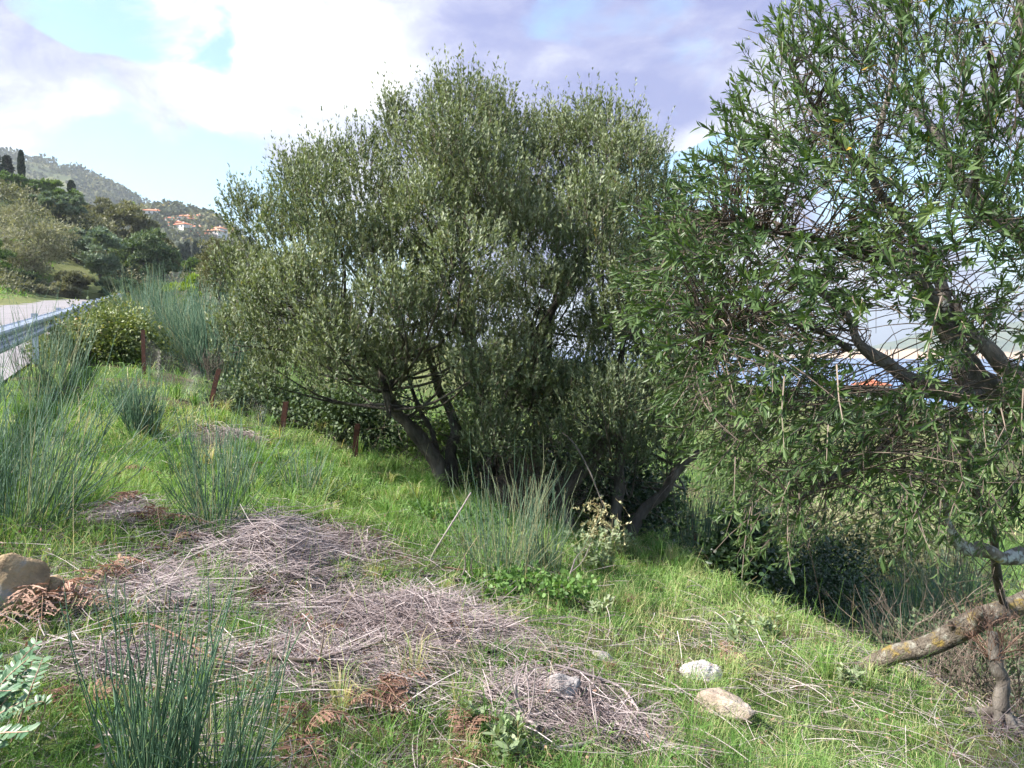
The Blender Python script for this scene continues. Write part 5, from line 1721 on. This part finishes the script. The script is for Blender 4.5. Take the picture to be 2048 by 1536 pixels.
# ------------------------------------------------------------------ dry ferns
FERNS = [(90, 1215, .24, 5, .85, 'pale orange dry fern on the ochre rock'), (285, 1010, .22, 3, .45, 'rust-red dry fern in the bank grass'), (312, 1045, .20, 3, .40, 'dark red fern below the rust-red one'), (238, 955, .18, 3, .55, 'brown fern above the red ferns'),
         (208, 1165, .20, 4, .7, 'tan fern right of the ochre rock'), (150, 1440, .16, 3, .5, 'brown fern litter beside the lentisk'), (742, 1395, .20, 4, .35, 'curled dark brown fern below the wide heap'), (690, 1420, .16, 3, .75, 'pale curled fern left of the dark one'),
         (610, 1275, .17, 3, .5, 'brown fern within the mauve twigs'), (880, 1255, .17, 3, .45, 'brown fern at the right of the wide heap'), (1243, 1205, .12, 3, .6, 'orange fern tip in the green grass'), (1212, 1215, .10, 2, .5, 'small brown fern beside the orange tip'),
         (1462, 1310, .13, 3, .65, 'orange fern behind the white stone'), (1492, 1325, .14, 1, .7, 'upright orange fern frond by the sages'), (600, 1480, .18, 4, .35, 'dark brown fern at the bottom edge'), (930, 1490, .16, 4, .4, 'brown fern litter left of the antler branch'),
         (990, 1528, .16, 4, .45, 'rusty fern at the bottom centre'), (505, 1200, .14, 3, .4, 'brown fern left of the wide heap'), (340, 1095, .14, 3, .4, 'brown fern behind the flattened twigs'), (1215, 1350, .12, 2, .35, 'brown fern left of the white stone'),
         (500, 945, .14, 2, .4, 'small brown fern below the dry stem heap')]
for (px, py, L, nf, tn, lb) in FERNS:
    c = g1(px, py)
    root = thing('dry_fern', lb, 'fern', c, 'dry ferns')
    for k in range(nf):
        a = U(0, 6.28)
        hv = np.array([math.cos(a), math.sin(a), 0])
        tip = c + hv * L * U(1.1, 1.7) + np.array([0, 0, U(-.02, .05)])
        mid = c + hv * L * .45 + np.array([0, 0, L * U(.15, .55)])
        q = spline([c, mid, tip], 18)
        q[:, 2] = np.maximum(q[:, 2], G(q[:, 0], q[:, 1]) + .01)
        mb = MB()
        mb.tubes(q[None], .0016 * np.linspace(1.3, .4, 18)[None], 3, .6)
        tg = nrm(np.gradient(q, axis=0))
        sd = nrm(np.cross(tg, np.array([0, 0, 1.]) + rng.normal(0, .2, 3)))
        up_ = np.cross(sd, tg)
        nsub = 4
        for sgn in (-1, 1):
            base = q[3:]
            ln = L * .36 * np.sin(np.linspace(.25, 1, len(base)) * np.pi) ** .8 * U(.75, 1.1, len(base)) + .006
            dv = nrm(sd[3:] * sgn + tg[3:] * .45 - up_[3:] * U(.0, .7, len(base))[:, None] + rng.normal(0, .12, (len(base), 3)))
            leaves(mb, base, dv, ln, ln * .16, np.clip(tn + rng.normal(0, .14, len(base)), 0, 1), LEAF, up_[3:])
            for m_ in np.linspace(.25, .8, 3):
                for s2 in (-1, 1):
                    b_ = base + dv * (ln * m_)[:, None]
                    d3 = nrm(dv * .5 + s2 * np.cross(dv, up_[3:]) + rng.normal(0, .2, dv.shape))
                    leaves(mb, b_, d3, ln * .24 * (1.1 - m_ * .6), ln * .10, np.clip(tn + rng.normal(0, .16, len(base)), 0, 1), LEAF, up_[3:])
        part(mb, 'frond', M['fern'], root)

# ------------------------------------------------------------------ grass and litter
def dryness(x, y):
    d = np.full(np.shape(x), 9.)
    for (a, b_, rx, ry) in pile_w:
        d = np.minimum(d, ((x - a) / rx) ** 2 + ((y - b_) / ry) ** 2)
    return np.exp(-d * .9) * np.clip(n2(x, y, 4.5, 71) * 2.6 - .35, .25, 1)


def sector(n, r0, r1, pw, half=47):
    u = U(0, 1, n)
    e = pw + 1
    r = (r0 ** e + u * (r1 ** e - r0 ** e)) ** (1 / e)
    a = np.radians(U(-half, half, n))
    return r * np.sin(a), r * np.cos(a)


def grass(name, label, n, r0, r1, pw, hmul, seed, straw=False):
    x, y = sector(n, r0, r1, pw)
    s_, t_ = st(x, y)
    dr = dryness(x, y)
    pxx, pyy = proj(np.c_[x, y, G(x, y)])
    tuft = n2(x, y, 5.5, seed)
    leftdry = sm(-pxx, -1080, -850) * sm(pyy, 1000, 1120) * .55
    bare = np.clip(dr * .95 + leftdry, 0, .96)
    p_ = np.maximum(1 - bare * 1.05, .20) * np.clip(.35 + tuft * 1.1, 0, 1)
    if straw:
        p_ = np.clip(dr * .5 + leftdry * 1.6 + .06, 0, 1)
    ok = (s_ > -.42) & (U(0, 1, n) < p_)
    ok |= (s_ < -6.9) & (s_ > -14) & (U(0, 1, n) < .5)
    x, y, s_, dr, pxx, pyy, tuft = [q[ok] for q in (x, y, s_, dr, pxx, pyy, tuft)]
    n = len(x)
    z = G(x, y)
    d = np.hypot(x, y)
    lush = np.exp(-(((pxx - 480) / 420) ** 2 + ((pyy - 900) / 190) ** 2))
    # blades lean together in tufts
    la = n2(x, y, 2.2, seed + 4) * 12.6 + rng.normal(0, 1.5, n)
    if straw:
        h = U(.05, .16, n)
        lean = U(.8, 1.6, n)
        h0 = h * U(.05, .4, n)
    else:
        h = hmul * (.022 + .20 * tuft ** 2 + .05 * n2(x, y, 1.1, seed + 31)) * U(.55, 1.35, n) * np.interp(s_, [0, 2, 5.6, 7], [1.1, 1, 1, 1.6]) * (1 - .25 * lush) * (1 - .55 * np.clip(dr, 0, 1))
        lean = np.clip(rng.normal(.95, .5, n), .05, 2.0)
        h0 = h
    hv = np.c_[np.cos(la), np.sin(la), np.zeros(n)]
    b_ = np.c_[x, y, z - .004]
    m_ = b_ + hv * (h * lean * .38)[:, None] + np.c_[np.zeros((n, 2)), h0 * .62]
    tz = h0 * np.where(lean > 1.1, .55, .95)
    tp = b_ + hv * (h * lean)[:, None] + np.c_[np.zeros((n, 2)), tz] + rng.normal(0, .012, (n, 3))
    w = np.maximum(.0020, .00066 * d) * U(.6, 1.3, n)
    side = nrm(np.c_[-np.sin(la), np.cos(la), np.zeros(n)] + rng.normal(0, .45, (n, 3)))
    if straw:
        rn = np.clip(rng.normal(.5, .22, n), 0, 1)
    else:
        pale = np.exp(-(((pxx - 1450) / 480) ** 2 + ((pyy - 1400) / 190) ** 2))
        mean = .44 + (n2(x, y, 1.6, seed + 9) - .5) * .75 + (n2(x, y, .5, seed + 12) - .5) * .35 + .17 * pale + .16 * lush
        rn = np.clip(mean + rng.normal(0, .13, n), 0, .82)
        rn = np.where(U(0, 1, n) < .06 + .10 * pale + dr * .4 + .35 * sm(n2(x, y, 1.9, seed + 21), .52, .72), U(.78, 1, n), rn)
    if straw:
        w = w * .65
    mb = MB()
    mb.ribbons(np.stack([b_, m_, tp], 1), np.stack([w, w * .75], 1), side, rn)
    o = mb.build(name, M['straw' if straw else 'grass'])
    kind(o, 'stuff', label)
    o['category'] = 'grass'
    return n


k1 = grass('grass', 'green meadow grass on the bank and open ground', 300000, 1.3, 9, -.1, 1.0, 5)
k2 = grass('far_grass', 'rough grass of the farther bank and lower field', 38000, 8, 32, -.6, 1.5, 6)
k3 = grass('dry_grass', 'fallen straw and dry stalks lying through the grass', 75000, 1.3, 10, -.1, 1.0, 7, True)
print('grass', k1, k2, k3)

# loose dry twigs over the whole dry foreground
n = 4600
x, y = sector(n, 1.4, 7.5, .2, 42)
pxx, pyy = proj(np.c_[x, y, G(x, y)])
w = np.clip(dryness(x, y) + sm(-pxx, -1250, -850) * sm(pyy, 1000, 1150) * .5 + .012, 0, 1)
ok = (U(0, 1, n) < w) & (st(x, y)[0] > .4)
x, y = x[ok], y[ok]
n = len(x)
A = U(-3.14, 3.14, n)
L = U(.10, .45, n)
u = np.linspace(-.5, .5, 5)[None, :, None]
Pm = np.c_[x, y, G(x, y) + U(.01, .09, n)][:, None] + L[:, None, None] * (np.c_[np.cos(A), np.sin(A), rng.normal(0, .15, n)][:, None] * u + np.c_[rng.normal(0, .2, (n, 2)), rng.normal(-.15, .15, n)][:, None] * u ** 2)
Pm[..., 2] = np.maximum(Pm[..., 2], G(Pm[..., 0], Pm[..., 1]) + .004)
mb = MB()
mb.tubes(Pm, U(.0009, .0022, n)[:, None] * np.linspace(1.2, .6, 5)[None], 3, np.clip(rng.normal(.5, .22, n), 0, 1))
o = kind(mb.build('twig_litter', M['straw']), 'stuff', 'loose dead twigs strewn over the dry foreground')
o['category'] = 'twigs'

# shaggy taller tufts, some of them gone to straw
n = 620
x, y = sector(n, 1.7, 10, .35, 42)
ok = (st(x, y)[0] > .4) & (n2(x, y, .9, 51) > .38) & (U(0, 1, len(x)) > 1.2 * dryness(x, y))
x, y = x[ok], y[ok]
nt = len(x)
m_ = 46
idx = np.repeat(np.arange(nt), m_)
n = len(idx)
sz_ = U(.08, .24, nt)
tn_ = np.where(U(0, 1, nt) < .28, U(.72, .95, nt), U(.2, .6, nt))
a_ = U(0, 6.28, n)
hv = np.c_[np.cos(a_), np.sin(a_), np.zeros(n)]
bx_, by_ = x[idx] + np.cos(a_) * U(0, .04, n), y[idx] + np.sin(a_) * U(0, .04, n)
b_ = np.c_[bx_, by_, G(bx_, by_)]
h = sz_[idx] * U(.5, 1.15, n)
le = U(.15, 1.1, n)
mb = MB()
mb.ribbons(np.stack([b_, b_ + hv * (h * le * .3)[:, None] + np.c_[np.zeros((n, 2)), h * .65], b_ + hv * (h * le)[:, None] + np.c_[np.zeros((n, 2)), h * (1 - .35 * le)]], 1),
           np.repeat((np.maximum(.0024, .0007 * np.hypot(bx_, by_)) * U(.6, 1.3, n))[:, None], 2, 1), nrm(np.c_[-np.sin(a_), np.cos(a_), np.zeros(n)] + rng.normal(0, .3, (n, 3))), np.clip(tn_[idx] + rng.normal(0, .12, n), 0, 1))
o = kind(mb.build('grass_tufts', M['grass']), 'stuff', 'shaggy taller tufts standing in the meadow')
o['category'] = 'grass'

# tall flowering grass stalks
n = 1500
x, y = sector(n, 1.8, 9, .3, 40)
ok = (st(x, y)[0] > .5)
x, y = x[ok], y[ok]
n = len(x)
h = U(.15, .38, n)
d = nrm(rdir(n) * .45 + np.array([0, 0, 1.]))
u = np.linspace(0, 1, 5)[None, :, None]
Pm = np.c_[x, y, G(x, y)][:, None] + d[:, None] * h[:, None, None] * u + rdir(n)[:, None] * h[:, None, None] * .3 * u ** 2
mb = MB()
mb.tubes(Pm, np.maximum(.0008, .0003 * np.hypot(x, y))[:, None] * np.linspace(1.2, .5, 5)[None], 3, np.clip(rng.normal(.65, .2, n), 0, 1))
o = kind(mb.build('grass_stalks', M['grass']), 'stuff', 'thin taller grass stalks rising from the meadow')
o['category'] = 'grass'

# clover and small broad leaves low in the turf
n = 26000
x, y = sector(n, 1.4, 9, 0, 44)
cl = n2(x, y, 2.6, 44)
ok = (st(x, y)[0] > .5) & (cl > .52) & (U(0, 1, n) < 1 - dryness(x, y))
x, y = x[ok], y[ok]
n = len(x)
O = np.c_[x, y, G(x, y) + U(.01, .07, n)]
mb = MB()
leaves(mb, O, nrm(rdir(n) + np.array([0, 0, .2])), U(.010, .022, n), U(.008, .016, n), np.clip(rng.normal(.45, .2, n), 0, 1), LEAF, nrm(rdir(n) * .6 + np.array([0, 0, 1.])))
o = kind(mb.build('low_weeds', M['weed']), 'stuff', 'small round leaved weeds low in the turf')
o['category'] = 'weeds'

# withered brown leaves fallen through the dry foreground
n = 16000
x, y = sector(n, 1.4, 8, .1, 42)
pxx, pyy = proj(np.c_[x, y, G(x, y)])
w = np.clip(dryness(x, y) * .6 + sm(-pxx, -1200, -850) * sm(pyy, 1000, 1150) * .6 + .04, 0, 1) * np.clip(n2(x, y, 3.1, 61) * 3 - .9, .05, 1)
ok = (U(0, 1, n) < w) & (st(x, y)[0] > .4)
x, y = x[ok], y[ok]
n = len(x)
mb = MB()
leaves(mb, np.c_[x, y, G(x, y) + U(.01, .08, n)], rdir(n), U(.012, .035, n), U(.006, .014, n), np.clip(rng.normal(.45, .25, n), 0, 1), LEAF)
o = kind(mb.build('leaf_litter', M['fern']), 'stuff', 'withered brown leaves scattered through the dry foreground')
o['category'] = 'leaf litter'

# ------------------------------------------------------------------ hazy air
m, t = new_mat('hazy_air')
pv = t.n('ShaderNodeVolumePrincipled')
pv.inputs['Color'].default_value = (.86, .92, 1, 1)
pv.inputs['Density'].default_value = .00022
pv.inputs['Anisotropy'].default_value = .3
t.link(pv.outputs[0], t.n('ShaderNodeOutputMaterial').inputs['Volume'])
mb = MB()
x0, x1, y0, y1, z0, z1 = -9100, 16100, -120, 26100, -330, 420
mb.add([(x0, y0, z0), (x1, y0, z0), (x1, y1, z0), (x0, y1, z0), (x0, y0, z1), (x1, y0, z1), (x1, y1, z1), (x0, y1, z1)],
       [(0, 3, 2, 1), (4, 5, 6, 7), (0, 1, 5, 4), (1, 2, 6, 5), (2, 3, 7, 6), (3, 0, 4, 7)])
o = kind(mb.build('haze', m), 'stuff', 'thin bluish haze over the far hills and sea')
o['category'] = 'haze'
